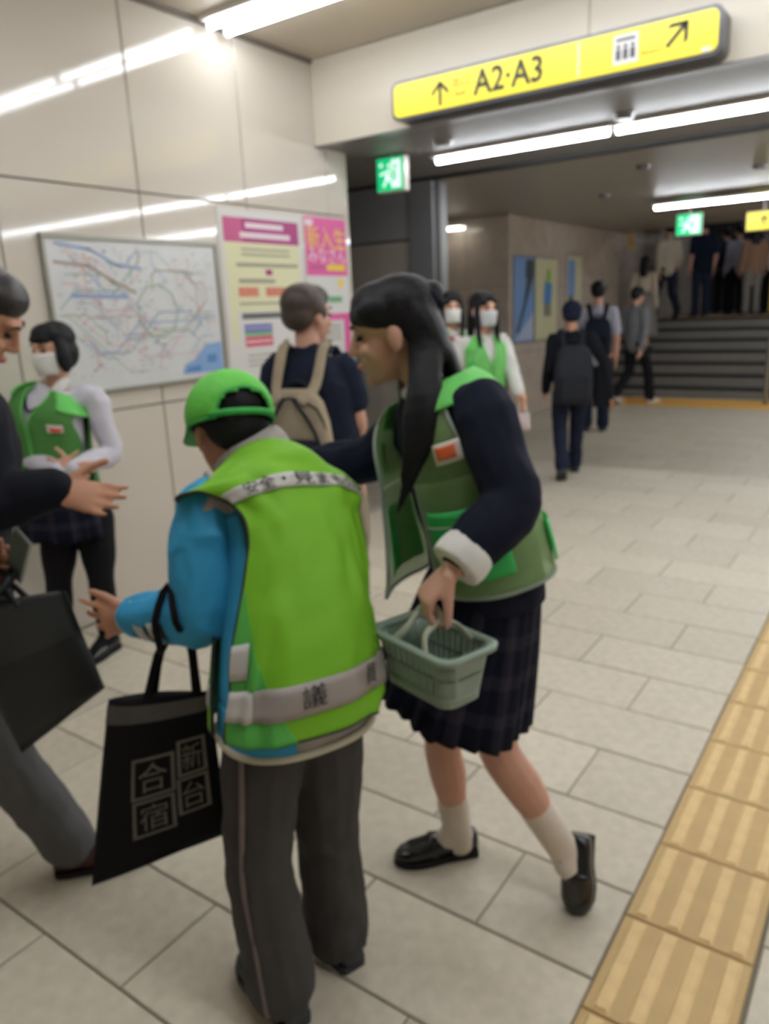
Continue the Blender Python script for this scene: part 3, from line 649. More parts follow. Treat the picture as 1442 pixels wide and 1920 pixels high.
class Torso:
    """stack of oval sections; w in [-1,1] runs round the body: 0 back, -.5 left, +.5 right, +-1 front"""
    def __init__(s, rings, rt, ortho=True, exp=2.4, droop=None):
        s.dr = droop or [0.0]*len(rings)
        s.c = [V(r[0]) for r in rings]; s.a = [r[1] for r in rings]; s.b = [r[2] for r in rings]; s.e = 2/exp
        n = len(s.c); s.F = []
        rts = rt if isinstance(rt, list) else [V(rt)]*n
        for i in range(n):
            t = (s.c[min(i+1, n-1)] - s.c[max(i-1, 0)]).normalized()
            r = V(rts[i]).normalized(); r = (r - t*r.dot(t)).normalized() if ortho else r; s.F.append((t, r, t.cross(r).normalized()))
    def at(s, w, v, off=0.0):
        n = len(s.c) - 1; x = min(max(v, 0), 1)*n; i = min(int(x), n-1); t = x - i
        def cr(A):
            p0, p1, p2, p3 = A[max(i-1,0)], A[i], A[i+1], A[min(i+2,n)]
            return 0.5*((2*p1)+(p2-p0)*t+(2*p0-5*p1+4*p2-p3)*t*t+(3*p1-p0-3*p2+p3)*t**3)
        c, a, b = cr(s.c), cr(s.a)+off, cr(s.b)+off
        r = mixv(s.F[i][1], s.F[i+1][1], t).normalized(); f = mixv(s.F[i][2], s.F[i+1][2], t).normalized()
        sn, cs = math.sin(math.pi*w), -math.cos(math.pi*w)
        sg = lambda q: math.copysign(abs(q)**s.e, q)
        return c + r*(a*sg(sn)) + f*(b*sg(cs)) - UP*(max(0.0, cr(s.dr))*sn*sn)
    def add(s, bm, v0=0.0, v1=1.0, n=28, m=18, off=0.0):
        rs = [[bm.verts.new(s.at(-1 + 2*k/n, v0 + (v1-v0)*j/m, off)) for k in range(n)] for j in range(m+1)]
        for a, b in zip(rs[:-1], rs[1:]):
            for k in range(n): bm.faces.new((a[k], a[(k+1) % n], b[(k+1) % n], b[k]))
        bm.faces.new(rs[0][::-1]); bm.faces.new(rs[-1])
    def patch(s, name, m, parent, w0, w1, v0, v1, off=0.012, t=0.003, nu=20, nv=20, wave=0.0, waven=5):
        """cloth panel on the body; w0,w1 may be functions of v in [0,1] along the panel; off too"""
        g = []
        for j in range(nv+1):
            q = j/nv; v = v0 + (v1-v0)*q; a = w0(q) if callable(w0) else w0; b = w1(q) if callable(w1) else w1; row = []
            for i in range(nu+1):
                p = i/nu; o = off(p, q) if callable(off) else off
                o += wave*math.sin(waven*math.pi*p + 1.3)*(1-q)
                row.append(s.at(a + (b-a)*p, v, o))
            g.append(row)
        vs = [p for r in g for p in r]; k = nu+1
        me = bpy.data.meshes.new(name); me.from_pydata(vs, [], [(j*k+i, j*k+i+1, (j+1)*k+i+1, (j+1)*k+i) for j in range(nv) for i in range(nu)])
        for p in me.polygons: p.use_smooth = True
        o = link(name, me, m, parent); solid(o, t, 1.0); return o, g
    def text(s, name, txt, size, wc, vc, off, m, parent, kw, kv, sx=1.0, slope=0.0):
        """flat text laid on the surface; kw,kv = surface units per metre"""
        vs, fs = text_mesh(txt, size)
        me = bpy.data.meshes.new(name); me.from_pydata([s.at(wc + v.x*sx*kw, vc + v.y*kv + slope*v.x, off) for v in vs], [], fs); return link(name, me, m, parent)
def edge_tube(name, pts, r, m, parent, n=6): 
    return tube_obj(name, [V(p) for p in pts], r, m, parent, n=n, sub=2)

class Fig:
    def __init__(s, name, label, loc, face, h=1.62, skin='light', vox=0.009, group=None):
        """face: horizontal facing direction vector"""
        s.h = h; s.k = h/1.65; s.loc = V((loc[0], loc[1], loc[2] if len(loc) > 2 else 0.0)); s.f = V((face[0], face[1], 0)).normalized(); s.r = s.f.cross(UP)
        s.skin = m_skin[skin]; s.vox = vox; s.root = empty('person', s.loc); tag(s.root, label, 'person', group)
        J = s.J = {}
        L_ = lambda x, y, z: s.L(x*h, y*h, z*h)
        for q, e in ((-1, 'L'), (1, 'R')):
            J['hip'+e] = L_(q*.052, 0, .515); J['kn'+e] = L_(q*.055, .008, .285); J['an'+e] = L_(q*.055, -.012, .045); J['toe'+e] = L_(q*.066, .085, .018)
            J['sh'+e] = L_(q*.097, -.004, .80); J['el'+e] = L_(q*.126, -.022, .63); J['wr'+e] = L_(q*.130, .03, .485)
        J['pel'] = L_(0, 0, .53); J['waist'] = L_(0, 0, .62); J['chest'] = L_(0, 0, .73); J['neck'] = L_(0, -.006, .835); J['head'] = L_(0, .012, .925)
        s.hf = s.f.copy(); s.hu = UP.copy(); s.hands = {}
    def L(s, x, y, z): return s.loc + s.r*x + s.f*y + UP*z
    def M(s): return frame3(s.hf, s.hu)
    def head_pt(s, x, y, z): return s.J['head'] + s.M() @ (V((x, y, z))*s.k)
    def body(s, legs=True, arms='LR', torso=True, vox=None, hands=True, smooth=4):
        J, k = s.J, s.k; bm = bmesh.new(); add_head(bm, J['head'], s.M(), k)
        add_limb(bm, [J['chest'], J['neck'], s.head_pt(0, -0.012, -0.055)], [0.06*k, 0.05*k, 0.047*k])
        if torso:
            add_limb(bm, [J['pel'], J['waist'], J['chest'], mixv(J['chest'], J['neck'], .55)], [(0.085*k, 0.125*k), (0.075*k, 0.105*k), (0.085*k, 0.125*k), (0.06*k, 0.11*k)], ref=s.f, n=16)
        for e in 'LR':
            if e in arms:
                sh, el, wr = J['sh'+e], J['el'+e], J['wr'+e]
                add_limb(bm, [mixv(J['chest'], sh, .45), sh, mixv(sh, el, .5), el, mixv(el, wr, .4), wr], [0.05*k, 0.048*k, 0.042*k, 0.036*k, 0.037*k, 0.025*k])
                if hands:
                    h = s.hands.get(e)
                    if h is None:
                        d = (wr - el).normalized(); inw = s.r*(1 if e == 'L' else -1)
                        add_hand(bm, wr, d, inw, 1 if (d.cross(inw - d*inw.dot(d))).dot(s.f) > 0 else -1, curl=0.3, s=k)
                    else: add_hand(bm, wr, s=k, **h)
            if legs:
                hp, kn, an, to = J['hip'+e], J['kn'+e], J['an'+e], J['toe'+e]
                add_limb(bm, [mixv(J['pel'], hp, .6), hp, mixv(hp, kn, .5), kn, mixv(kn, an, .35), mixv(kn, an, .75), an], [0.09*k, 0.085*k, 0.072*k, 0.052*k, 0.053*k, 0.038*k, 0.034*k])
                add_limb(bm, [an, mixv(an, to, .5), to], [0.034*k, 0.032*k, 0.022*k])
        return fuse('body', bm, s.skin, s.root, vox or s.vox, smooth, 0.4)
    def shirt(s, name, m, sleeve=1.0, rad=(0.062, 0.055, 0.047, 0.040), torso=None, extra=None, arms='LR', grow=1.0, bot=0.0, vox=None, a=0.155, b=0.105, crease=(0.006, 11)):
        """torso + sleeves as one garment; sleeve: 0 none, .5 to the elbow, 1 to the wrist"""
        J, k = s.J, s.k*grow; bm = bmesh.new()
        if torso is not None: torso.add(bm, 0.0, 1.0)
        else:
            add_limb(bm, [mixv(J['pel'], J['waist'], bot), J['waist'], J['chest'], mixv(J['chest'], J['neck'], .5), mixv(J['chest'], J['neck'], .92)], [(b*k, a*k), (b*.95*k, a*.92*k), (b*k, a*1.02*k), (b*.8*k, a*.86*k), (0.055*k, 0.062*k)], ref=s.f, n=20)
        for e in arms:
            sh, el, wr = J['sh'+e], J['el'+e], J['wr'+e]
            pts = [mixv(J['chest'], sh, .55), sh, mixv(sh, el, .55 if sleeve >= .5 else .3)]; rr = [rad[0], rad[0], rad[1]]
            if sleeve >= 0.7: pts += [el, mixv(el, wr, .5), mixv(el, wr, min(sleeve, .98))]; rr += [rad[1]*0.95, rad[2], rad[3]]
            elif sleeve > 0: pts += [mixv(sh, el, sleeve + .27)]; rr += [rad[1]]
            add_limb(bm, pts, [x*k for x in rr])
        if extra: extra(bm)
        return fuse(name, bm, m, s.root, vox or s.vox, 5, 0.5, crease)
    def trousers(s, name, m, rad=(0.098, 0.088, 0.07, 0.066, 0.07), vox=None, stop=0.97, extra=None, crease=(0.007, 11)):
        J, k = s.J, s.k; bm = bmesh.new()
        add_limb(bm, [mixv(J['pel'], J['waist'], .7), J['pel'], (J['hipL'] + J['hipR'])/2], [(0.09*k, 0.135*k), (0.10*k, 0.15*k), (0.085*k, 0.13*k)], ref=s.f, n=18)
        for e in 'LR':
            hp, kn, an = J['hip'+e], J['kn'+e], J['an'+e]
            add_limb(bm, [mixv(J['pel'], hp, .8), mixv(hp, kn, .35), kn, mixv(kn, an, .5), mixv(kn, an, stop)], [x*k for x in rad])
        if extra: extra(bm)
        return fuse(name, bm, m, s.root, vox or s.vox, 5, 0.5, crease)
    def shoes(s, m, sole=None, sides='LR', L=0.255, wd=0.044, hgt=0.05, heel=None):
        for e in sides:
            an, to = s.J['an'+e], s.J['toe'+e]; d = to - an; d = V((d.x, d.y, 0)).normalized() if not heel else heel[e]
            g = V((an.x, an.y, an.z - 0.045*s.h + 0.0))
            shoe(s.root, g - d*0.055*s.k, d, UP, L*s.k, m, sole or m, wd*s.k, hgt*s.k)
    def hair(s, style='short', m=None, vox=None, extra=None):
        m = m or m_hair; bm = bmesh.new(); M = s.M(); k = s.k; c = s.J['head']
        def B(p, r): add_ball(bm, c + M @ (V(p)*k), tuple(x*k for x in r), M, 18, 12)
        B((0, -0.026, 0.045), (0.086, 0.095, 0.080)); B((0, 0.018, 0.070), (0.072, 0.066, 0.050))
        if style in ('short', 'man'):
            B((0, -0.055, 0.0), (0.077, 0.058, 0.062))
            for q in (-1, 1): B((q*0.070, 0.005, 0.015), (0.014, 0.030, 0.035))
        if style == 'bob':
            B((0, -0.045, -0.020), (0.088, 0.068, 0.085))
            for q in (-1, 1): B((q*0.074, 0.010, -0.030), (0.020, 0.040, 0.078)); 
            B((0, 0.062, 0.052), (0.060, 0.030, 0.026))
        if style == 'long':
            B((0, -0.050, -0.020), (0.086, 0.062, 0.09))
            add_limb(bm, [c + M @ (V((0, -0.06, 0))*k), c + M @ (V((0, -0.085, -0.12))*k), c - UP*0.26*k + M @ (V((0, -0.09, 0))*k), c - UP*0.36*k + M @ (V((0, -0.095, 0))*k)], [(0.05*k, 0.08*k), (0.035*k, 0.08*k), (0.025*k, 0.075*k), (0.012*k, 0.05*k)], ref=s.hf, n=16)
            for q in (-1, 1):
                add_limb(bm, [c + M @ (V((q*0.070, 0.02, 0.03))*k), c + M @ (V((q*0.078, 0.03, -0.06))*k), c - UP*0.18*k + M @ (V((q*0.075, 0.05, 0))*k), c - UP*0.28*k + M @ (V((q*0.07, 0.065, 0))*k)], [(0.022*k, 0.016*k), (0.026*k, 0.017*k), (0.022*k, 0.014*k), (0.008*k, 0.007*k)], ref=s.hf)
            for q in (-1, 1): B((q*0.040, 0.060, 0.050), (0.035, 0.022, 0.026))
        if extra: extra(bm, lambda x, y, z: c + M @ (V((x, y, z))*k), B)
        return fuse('hair', bm, m, s.root, vox or min(s.vox, 0.007), 3, 0.4)
    def mask(s, m=None, tilt=0.0):
        m = m or m_mask; M = s.M(); k = s.k; c = s.J['head']; bm = bmesh.new(); g = []
        nu, nv = 12, 8
        for j in range(nv+1):
            z = -0.006 - 0.098*j/nv; row = []
            for i in range(nu+1):
                a = -1.15 + 2.3*i/nu; bul = 0.022*(1 - (2*j/nv - 0.75)**2*0.55)*math.cos(a*0.9)**2
                rx = 0.071 - 0.010*(j/nv); ry = 0.082 + bul - 0.006*(j/nv)
                row.append(bm.verts.new(c + M @ (V((rx*math.sin(a), 0.010 + ry*math.cos(a), z))*k)))
            g.append(row)
        for j in range(nv):
            for i in range(nu): bm.faces.new((g[j][i], g[j][i+1], g[j+1][i+1], g[j+1][i]))
        o = bm_obj('face_mask', bm, m, s.root, True); solid(o, 0.003)
        for q in (-1, 1):
            for z in (-0.014, -0.090):
                edge_tube('ear_loop', [c + M @ (V((q*0.064, 0.042, z))*k), c + M @ (V((q*0.080, 0.012, (z - 0.02)/2 - 0.006))*k), c + M @ (V((q*0.080, -0.022, -0.012))*k)], 0.0016*k, m, o)
        return o
def shoe(parent, heel, d, up, L, m, msole, wd=0.044, hg=0.055, name='shoe', mouth=True, tongue=None):
    """shoe with upper and sole; heel = ground point at the back, d = toe direction, up = normal of the sole"""
    heel, d, up = V(heel), V(d).normalized(), V(up).normalized(); r = d.cross(up)
    def sec(x, w, h, z0, n=14):   # D shaped section
        out = []
        for i in range(n):
            a = 2*math.pi*i/n; cx, cz = math.cos(a), math.sin(a)
            out.append(heel + d*(x*L) + r*(w*math.copysign(abs(cx)**0.75, cx)) + up*(z0 + (h*(0.5 + 0.5*math.copysign(abs(cz)**0.75, cz)))))
        return out
    prof = [(0.0, .55, .92), (0.04, .72, 1.05), (0.15, .82, 1.08), (0.28, .82, 1.02), (0.40, .84, 1.00), (0.52, .95, .92), (0.66, 1.0, .74), (0.80, .96, .62), (0.91, .76, .52), (0.975, .46, .40), (1.0, .2, .28)]
    bm = bmesh.new(); rings = []
    for x, w, h in prof: rings.append([bm.verts.new(p) for p in sec(x, w*wd, h*hg, 0.012)])
    for a, b in zip(rings[:-1], rings[1:]):
        for i in range(14): bm.faces.new((a[i], a[(i+1) % 14], b[(i+1) % 14], b[i]))
    bm.faces.new(rings[0][::-1]); bm.faces.new(rings[-1])
    o = bm_obj(name, bm, m, parent, True)
    bm = bmesh.new(); A = []; B = []
    out = []
    for x, w, h in prof: out.append((x, w*wd*1.06))
    pts = [(x, w) for x, w in out] + [(x, -w) for x, w in out[::-1]]
    lo = [bm.verts.new(heel + d*(x*L*1.01) + r*w) for x, w in pts]; hi = [bm.verts.new(heel + d*(x*L*1.01) + r*w + up*0.020) for x, w in pts]
    N = len(pts)
    for i in range(N): bm.faces.new((lo[i], lo[(i+1) % N], hi[(i+1) % N], hi[i]))
    bm.faces.new(lo[::-1]); bm.faces.new(hi)
    bm_obj('sole', bm, msole, o)
    return o
def skirt(name, m, parent, top, bot, rt, a0, b0, a1, b1, pleats=22, depth=0.010, mid=None, nv=14, n=None, hem=None):
    """pleated skirt between two oval sections with uv for the check pattern"""
    top, bot = V(top), V(bot); n = n or pleats*6; bm = bmesh.new(); uvl = bm.loops.layers.uv.new('UVMap'); rows = []
    t = (top - bot).normalized(); r0 = V(rt); r = (r0 - t*r0.dot(t)).normalized(); f = t.cross(r)
    for j in range(nv+1):
        q = j/nv; c = top.lerp(bot, q); e = q**0.75; a = a0 + (a1-a0)*e; b = b0 + (b1-b0)*e; row = []
        for i in range(n):
            th = 2*math.pi*i/n; x = (i/n*pleats) % 1.0; saw = (x if x < 0.8 else (1-x)*4)      # knife pleats
            dd = depth*(0.15 + 0.85*q)*(saw - 0.4)*2; wob = 0.012*q*math.sin(3*th + 1) + 0.008*q*math.sin(7*th)
            dz = hem(th)*q if hem else 0
            row.append(bm.verts.new(c + r*((a + dd + wob)*math.sin(th)) - f*((b + dd + wob)*math.cos(th)) - UP*dz))
        rows.append(row)
    for j in range(nv):
        for i in range(n):
            fc = bm.faces.new((rows[j][i], rows[j+1][i], rows[j+1][(i+1) % n], rows[j][(i+1) % n])); fc.smooth = True
            for lp, (uu, vv) in zip(fc.loops, ((i, j), (i, j+1), (i+1, j+1), (i+1, j))): lp[uvl].uv = (uu/n, vv/nv)
    me = bpy.data.meshes.new(name); bm.to_mesh(me); bm.free(); o = link(name, me, m, parent); solid(o, 0.004, -1); return o

# ============================================================ VOLUNTEER IN THE LIME VEST (seen from behind)
m_lime = mat('vest_lime', (132, 200, 50), 0.55, noise=0.05, nscale=6, bump=0.25, bscale=9, spec=0.3)
m_lime2 = mat('vest_mesh_green', (92, 190, 84), 0.6, noise=0.08, nscale=200, bump=0.3, bscale=200)
m_silver = mat('reflective_silver', (206, 204, 200), 0.4, noise=0.05, nscale=12, bump=0.1, bscale=30)
m_silver2 = mat('reflective_worn', (168, 160, 156), 0.45, noise=0.06, nscale=12)
m_bind = mat('binding_dark', (40, 48, 46), 0.7)
m_blue = cloth('jacket_blue', (64, 166, 216), 0.5, bump=0.3, bscale=14)
m_taupe = cloth('jacket_grey', (186, 178, 172), 0.7)
m_cream = cloth('hem_cream', (206, 200, 178), 0.7)
m_fleece = cloth('collar_fleece', (188, 182, 178), 0.95, noise=0.12, nscale=60, bump=0.6, bscale=80)
m_trk = cloth('trousers_charcoal', (74, 72, 72), 0.8, noise=0.08, bump=0.5, bscale=12)
m_pipe = cloth('piping_mauve', (128, 116, 116), 0.8)
m_shoe_d = mat('shoe_dark', (44, 50, 58), 0.45)
m_ink = mat('band_ink', (50, 50, 54), 0.7)
m_cap = mat('cap_lime', (104, 210, 76), 0.6, noise=0.06, nscale=120, bump=0.4, bscale=150)
m_cap2 = mat('cap_green', (60, 182, 84), 0.6)

A = Fig('person', 'stooping person in lime safety vest, lime cap and blue sleeves, seen from behind', (-1.029, 1.029, 0.000), (-0.9, 0.5), 1.56, 'tan', 0.0055)
fA = (FWD*0.86 - RT*0.51); rA = (RT*0.86 + FWD*0.51); A.f, A.r = fA, rA
J = A.J
J['pel'] = V((-1.003, 1.066, 0.785)); J['waist'] = V((-1.032, 1.107, 0.885)); J['chest'] = V((-1.082, 1.170, 1.089)); J['neck'] = V((-1.181, 1.173, 1.237)); J['head'] = V((-1.232, 1.161, 1.310))
J['hipL'] = V((-1.034, 0.996, 0.742)); J['knL'] = V((-1.049, 0.954, 0.417)); J['anL'] = V((-1.038, 0.974, 0.079)); J['toeL'] = V((-1.192, 1.018, -0.061))
J['hipR'] = V((-0.986, 1.128, 0.716)); J['knR'] = V((-1.028, 1.159, 0.342)); J['anR'] = V((-1.028, 1.171, 0.072)); J['toeR'] = V((-1.156, 1.215, -0.041))
J['shL'] = V((-1.182, 1.026, 1.166)); J['elL'] = V((-1.164, 0.977, 0.956)); J['wrL'] = V((-1.353, 0.942, 0.923))
J['shR'] = V((-1.061, 1.271, 1.109)); J['elR'] = V((-1.190, 1.363, 0.896)); J['wrR'] = V((-1.400, 1.337, 0.806))
A.hf = (FWD*0.80 - RT*0.50 - UP*0.30).normalized(); A.hu = (UP*0.95 + FWD*0.25 - RT*0.05)
A.hands['L'] = dict(d=-RT*0.96 + FWD*0.15 - UP*0.18, n=FWD*0.9 + RT*0.25, side=-1, curls=[0.12, 0.30, 0.42, 0.5], spread=0.42, thumb_out=0.55, thumb_curl=0.1, pl=0.075)
A.hands['R'] = dict(d=-RT*0.8 + FWD*0.5, n=-FWD, side=1, curl=0.3)
A.body()
A.hair('short')
TA = Torso([((-0.989, 1.040, 0.725), .154, .138), ((-0.988, 1.047, 0.796), .154, .138), ((-1.000, 1.063, 0.880), .146, .132), ((-1.027, 1.099, 0.987), .136, .124),
            ((-1.060, 1.137, 1.089), .130, .116), ((-1.088, 1.159, 1.157), .142, .106), ((-1.123, 1.165, 1.205), .140, .084), ((-1.166, 1.172, 1.243), .072, .062)], [rA]*4 + [rA - UP*0.06, rA - UP*0.10, rA - UP*0.12, rA - UP*0.06], ortho=False, droop=[0, 0, 0, 0, 0, .025, .050, .02])
jk = A.shirt('jacket', m_taupe, sleeve=0, torso=TA, arms='')
TA.patch('hem_panel', m_blue, jk, -0.52, -0.10, 0.012, 0.16, 0.003, 0.002, 14, 6)
TA.patch('hem_panel', m_blue, jk, -0.98, -0.52, 0.012, 0.16, 0.003, 0.002, 14, 6)
TA.patch('side_panel', m_blue, jk, -0.62, -0.33, 0.16, 0.70, 0.003, 0.002, 8, 14)
edge_tube('hem_band', [TA.at(-1 + k/20, 0.008, 0.004) for k in range(41)], 0.0085, m_cream, jk)
def sleeve(e, nm):
    sh, el, wr = J['sh'+e], J['el'+e], J['wr'+e]
    bm = bmesh.new(); add_limb(bm, [mixv(sh, el, -.02), mixv(sh, el, .25), mixv(sh, el, .62), el, mixv(el, wr, .35), mixv(el, wr, .7), mixv(el, wr, .94)], [.064, .073, .074, .070, .064, .055, .048])
    o = fuse('sleeve', bm, m_blue, A.root, 0.006, 5, 0.5, (0.008, 13))
    bm = bmesh.new(); add_limb(bm, [mixv(J['chest'], sh, .5) + UP*0.02, sh + (sh - el).normalized()*0.015, mixv(sh, el, -.08)], [.050, .064, .066]); fuse('shoulder_panel', bm, m_taupe, o, 0.006, 4)
    bm = bmesh.new(); add_limb(bm, [mixv(el, wr, .90), mixv(el, wr, .99)], [.0475, .044], sub=1); fuse('cuff', bm, mat('cuff_pale_blue', (150, 200, 226), 0.7), o, 0.006, 2)
    return o
slL = sleeve('L', 'left'); slR = sleeve('R', 'right')
def side_strip(pts, off, w, t, m, parent, nm):
    """flat strip beside an arm"""
    bm = bmesh.new(); add_limb(bm, [V(p) + V(off) for p in pts], [(t, w)]*len(pts), n=8, ref=off); return bm_obj(nm, bm, m, parent, True)
side_strip([mixv(J['shL'], J['elL'], .16), mixv(J['shL'], J['elL'], .5), mixv(J['shL'], J['elL'], .8), mixv(J['shL'], J['elL'], 1.0) + V((0,0,.01))], (-RT*0.92 - FWD*0.25)*0.069, 0.014, 0.006, m_silver, slL, 'white_stripe')
for k, (t0, t1, mm) in enumerate(((.30, .40, m_bind), (.42, .54, m_silver), (.56, .61, m_bind), (.64, .76, m_silver), (.80, .84, m_bind))):
    p0, p1 = mixv(J['elL'], J['wrL'], t0), mixv(J['elL'], J['wrL'], t1); r = .0665 - .014*(t0 - .3)/.5
    bm = bmesh.new(); n = 10; ax = (p1 - p0).normalized(); dn = (-UP*0.8 - FWD*0.55); dn = (dn - ax*dn.dot(ax)).normalized(); sd = ax.cross(dn); g = []
    for i in range(n+1):
        a = -1.1 + 2.2*i/n; g.append((bm.verts.new(p0 + (dn*math.cos(a) + sd*math.sin(a))*r), bm.verts.new(p1 + (dn*math.cos(a) + sd*math.sin(a))*(r - 0.001))))
    for i in range(n): bm.faces.new((g[i][0], g[i+1][0], g[i+1][1], g[i][1]))
    solid(bm_obj('forearm_print', bm, mm, slL, True), 0.002)
bm = bmesh.new(); nk = J['neck']
for k in range(24):
    pass
cp = []
ax = (J['head'] - J['neck']).normalized(); cx = V(rA); cx = (cx - ax*cx.dot(ax)).normalized(); cy = ax.cross(cx); cc = mixv(J['neck'], J['head'], .18) + RT*0.01
add_limb(bm, [cc + cx*(0.076*math.cos(2*math.pi*k/16)) + cy*(0.072*math.sin(2*math.pi*k/16)) + ax*0.0 for k in range(17)], [(0.034, 0.015)]*17, n=10, ref=ax, sub=2, caps=False)
fuse('collar', bm, m_fleece, A.root, 0.006, 4)
# vest: back panel, front panel, bands
SM = lambda x: max(0.0, min(1.0, x))
def wl(q): return -0.375 - 0.02*math.cos(q*6) + 0.085*math.exp(-((q-0.58)/0.22)**2) - 0.12*SM((q-0.82)/0.10)
def wr(q): return 0.40 - 0.085*math.exp(-((q-0.58)/0.22)**2) + 0.06*SM((q-0.84)/0.12)
def vfold(p, q):
    x = V((p*3.2 + q*0.9, q*4.2 - p*1.1, 1.7)); w_ = mnoise.noise(x*0.9); return 0.014*(1 - 2*abs(mnoise.noise(x + V((w_, 0, 0)))))*(0.35 + 0.65*(1-q)) + 0.005*mnoise.noise(x*2.4)
def voff(p, q): return 0.017 + 0.060*(max(0, (0.25-p)/0.25)**1.3 + 0.45*max(0, (p-0.75)/0.25)**1.5)*math.exp(-((q-0.87)/0.09)**2) + vfold(p, q)
VT = 0.955
vb, gb = TA.patch('vest', m_lime, A.root, wl, wr, 0.085, VT, voff, 0.003, 44, 56)
vb['label'] = 'lime back panel with silver bands'
vf, gf = TA.patch('vest_front', m_lime, A.root, lambda q: -1.0, lambda q: -0.52 - 0.10*math.exp(-((q-0.55)/0.25)**2), 0.055, VT - 0.02, 0.02, 0.003, 14, 30)
vf2, gf2 = TA.patch('vest_front', m_lime, A.root, lambda q: 0.56 + 0.10*math.exp(-((q-0.55)/0.25)**2), lambda q: 1.0, 0.07, VT - 0.02, 0.02, 0.003, 14, 30)
for g in (gb, ):
    edge_tube('binding', [r[0] for r in g], 0.0042, m_bind, vb); edge_tube('binding', [r[-1] for r in g], 0.0042, m_bind, vb); edge_tube('binding', g[0], 0.0038, m_bind, vb)
edge_tube('binding', [r[-1] for r in gf], 0.0042, m_bind, vf); edge_tube('binding', gf[0], 0.0038, m_bind, vf)
tip = gb[-4][0]
def band(v0, v1, m, q0=0.0, q1=1.0, off=0.0060, nm='reflective_band', shift=lambda p: 0.0):
    g = []; nv = 4
    for j in range(nv+1):
        row = []
        for i in range(31):
            p = q0 + (q1-q0)*i/30; q = (v0 + (v1-v0)*j/nv - 0.085)/(VT-0.085) + shift(p); a, b = wl(q), wr(q); row.append(TA.at(a + (b-a)*p, 0.085 + (VT-0.085)*q, voff(p, q) + off))
        g.append(row)
    me = bpy.data.meshes.new(nm); me.from_pydata([p for r in g for p in r], [], [(j*31+i, j*31+i+1, (j+1)*31+i+1, (j+1)*31+i) for j in range(nv) for i in range(30)])
    for p in me.polygons: p.use_smooth = True
    o = link(nm, me, m, vb); solid(o, 0.0015, 1.0); return o
band(0.155, 0.238, m_silver2, 0.012, 0.985)
band(0.157, 0.236, m_silver, 0.012, 0.16, 0.0078, 'band_end')
band(0.700, 0.752, m_silver, 0.012, 0.985)
band(0.265, 0.345, m_silver, 0.012, 0.115, 0.0070, 'pocket_tab')
def tri(q): return 0.30*(1-q)
g = []
for j in range(31):
    q = j/30*0.42; row = []
    for i in range(25):
        p = 0.015 + (0.34*(1 - q/0.42) + 0.02)*i/24; a, b = wl(q), wr(q); row.append(TA.at(a + (b-a)*p, 0.085 + (VT-0.085)*q, voff(p, q) + 0.0034))
    g.append(row)
me = bpy.data.meshes.new('side_gusset'); me.from_pydata([p for r in g for p in r], [], [(j*25+i, j*25+i+1, (j+1)*25+i+1, (j+1)*25+i) for j in range(30) for i in range(24)])
for p in me.polygons: p.use_smooth = True
solid(link('side_gusset', me, m_lime2, vb), 0.001)
TA.patch('reflective_band', m_silver, vf, -0.80, -0.535, 0.15, 0.235, 0.0245, 0.0015, 8, 4)
def vtext(s, size, p, vv, sx=1.0):
    q = (vv - 0.085)/(VT-0.085); a, b = wl(q), wr(q); wc = a + (b-a)*p
    vs, fs = text_mesh(s, size, 'CENTER')
    me = bpy.data.meshes.new('lettering'); me.from_pydata([TA.at(wc + v.x*sx*1.75, vv + v.y*1.45, voff(SM((wc + v.x*sx*1.75 - a)/(b-a)), (vv + v.y*1.45 - 0.085)/(VT-0.085)) + 0.0095) for v in vs], [], fs); link('lettering', me, m_ink, vb)
vtext('安全・見まもり隊', 0.036, 0.52, 0.726, 1.0)
for s, p in (('議', 0.44), ('員', 0.72), ('会', 0.93)): vtext(s, 0.042, p, 0.197)
# trousers with side piping, shoes
tr = A.trousers('trousers', m_trk, rad=(0.100, 0.092, 0.078, 0.082, 0.088), stop=0.99, vox=0.0065)
sideL = (-RT*0.35 - FWD*0.93)
pp = [mixv(J['hipL'], J['knL'], .1), mixv(J['hipL'], J['knL'], .5), J['knL'], mixv(J['knL'], J['anL'], .35), mixv(J['knL'], J['anL'], .7), mixv(J['knL'], J['anL'], 1.05)]
rr_ = [.096, .088, .0755, .078, .081, .085]
bm = bmesh.new(); add_limb(bm, [p + (sideL + RT*0.1*i/5).normalized()*(r*0.945) for i, (p, r) in enumerate(zip(pp, rr_))], [(0.005, 0.0065)]*6, n=8, ref=sideL); bm_obj('side_piping', bm, m_pipe, tr, True)
for e in 'LR':
    an = J['an'+e]; d = J['toe'+e] - an; d = V((d.x, d.y, 0)).normalized()
    shoe(A.root, V((an.x, an.y, 0.0)) - d*0.075, d, UP, 0.255, m_shoe_d, m_shoe_d, 0.046, 0.07)
# cap
cap = empty('cap', J['head']); cap.parent = A.root; cap.matrix_parent_inverse = Matrix.Translation(-A.root.location)
MC = A.M(); HC = J['head']
bm = bmesh.new(); n, m_ = 40, 14; rows = []
def cpt(az, el, r=1.0): return HC + MC @ V((0.0925*r*math.cos(el)*math.sin(az), -0.014 + 0.110*r*math.cos(el)*math.cos(az), 0.030 + 0.096*r*math.sin(el)))
for j in range(m_+1):
    el = -0.22 + (math.pi/2 + 0.22)*j/m_*0.985; rows.append([bm.verts.new(cpt(2*math.pi*i/n, el)) for i in range(n)])
for j in range(m_):
    for i in range(n):
        az = 2*math.pi*(i+0.5)/n; el = -0.22 + (math.pi/2 + 0.22)*(j+0.5)/m_
        da = abs(az - math.pi)
        if 0.06 < el + 0.14 and (da/0.62)**2 + (max(0, el + 0.02)/0.40)**2 < 1: continue
        bm.faces.new((rows[j][i], rows[j][(i+1) % n], rows[j+1][(i+1) % n], rows[j+1][i]))
bm.faces.new(rows[-1])
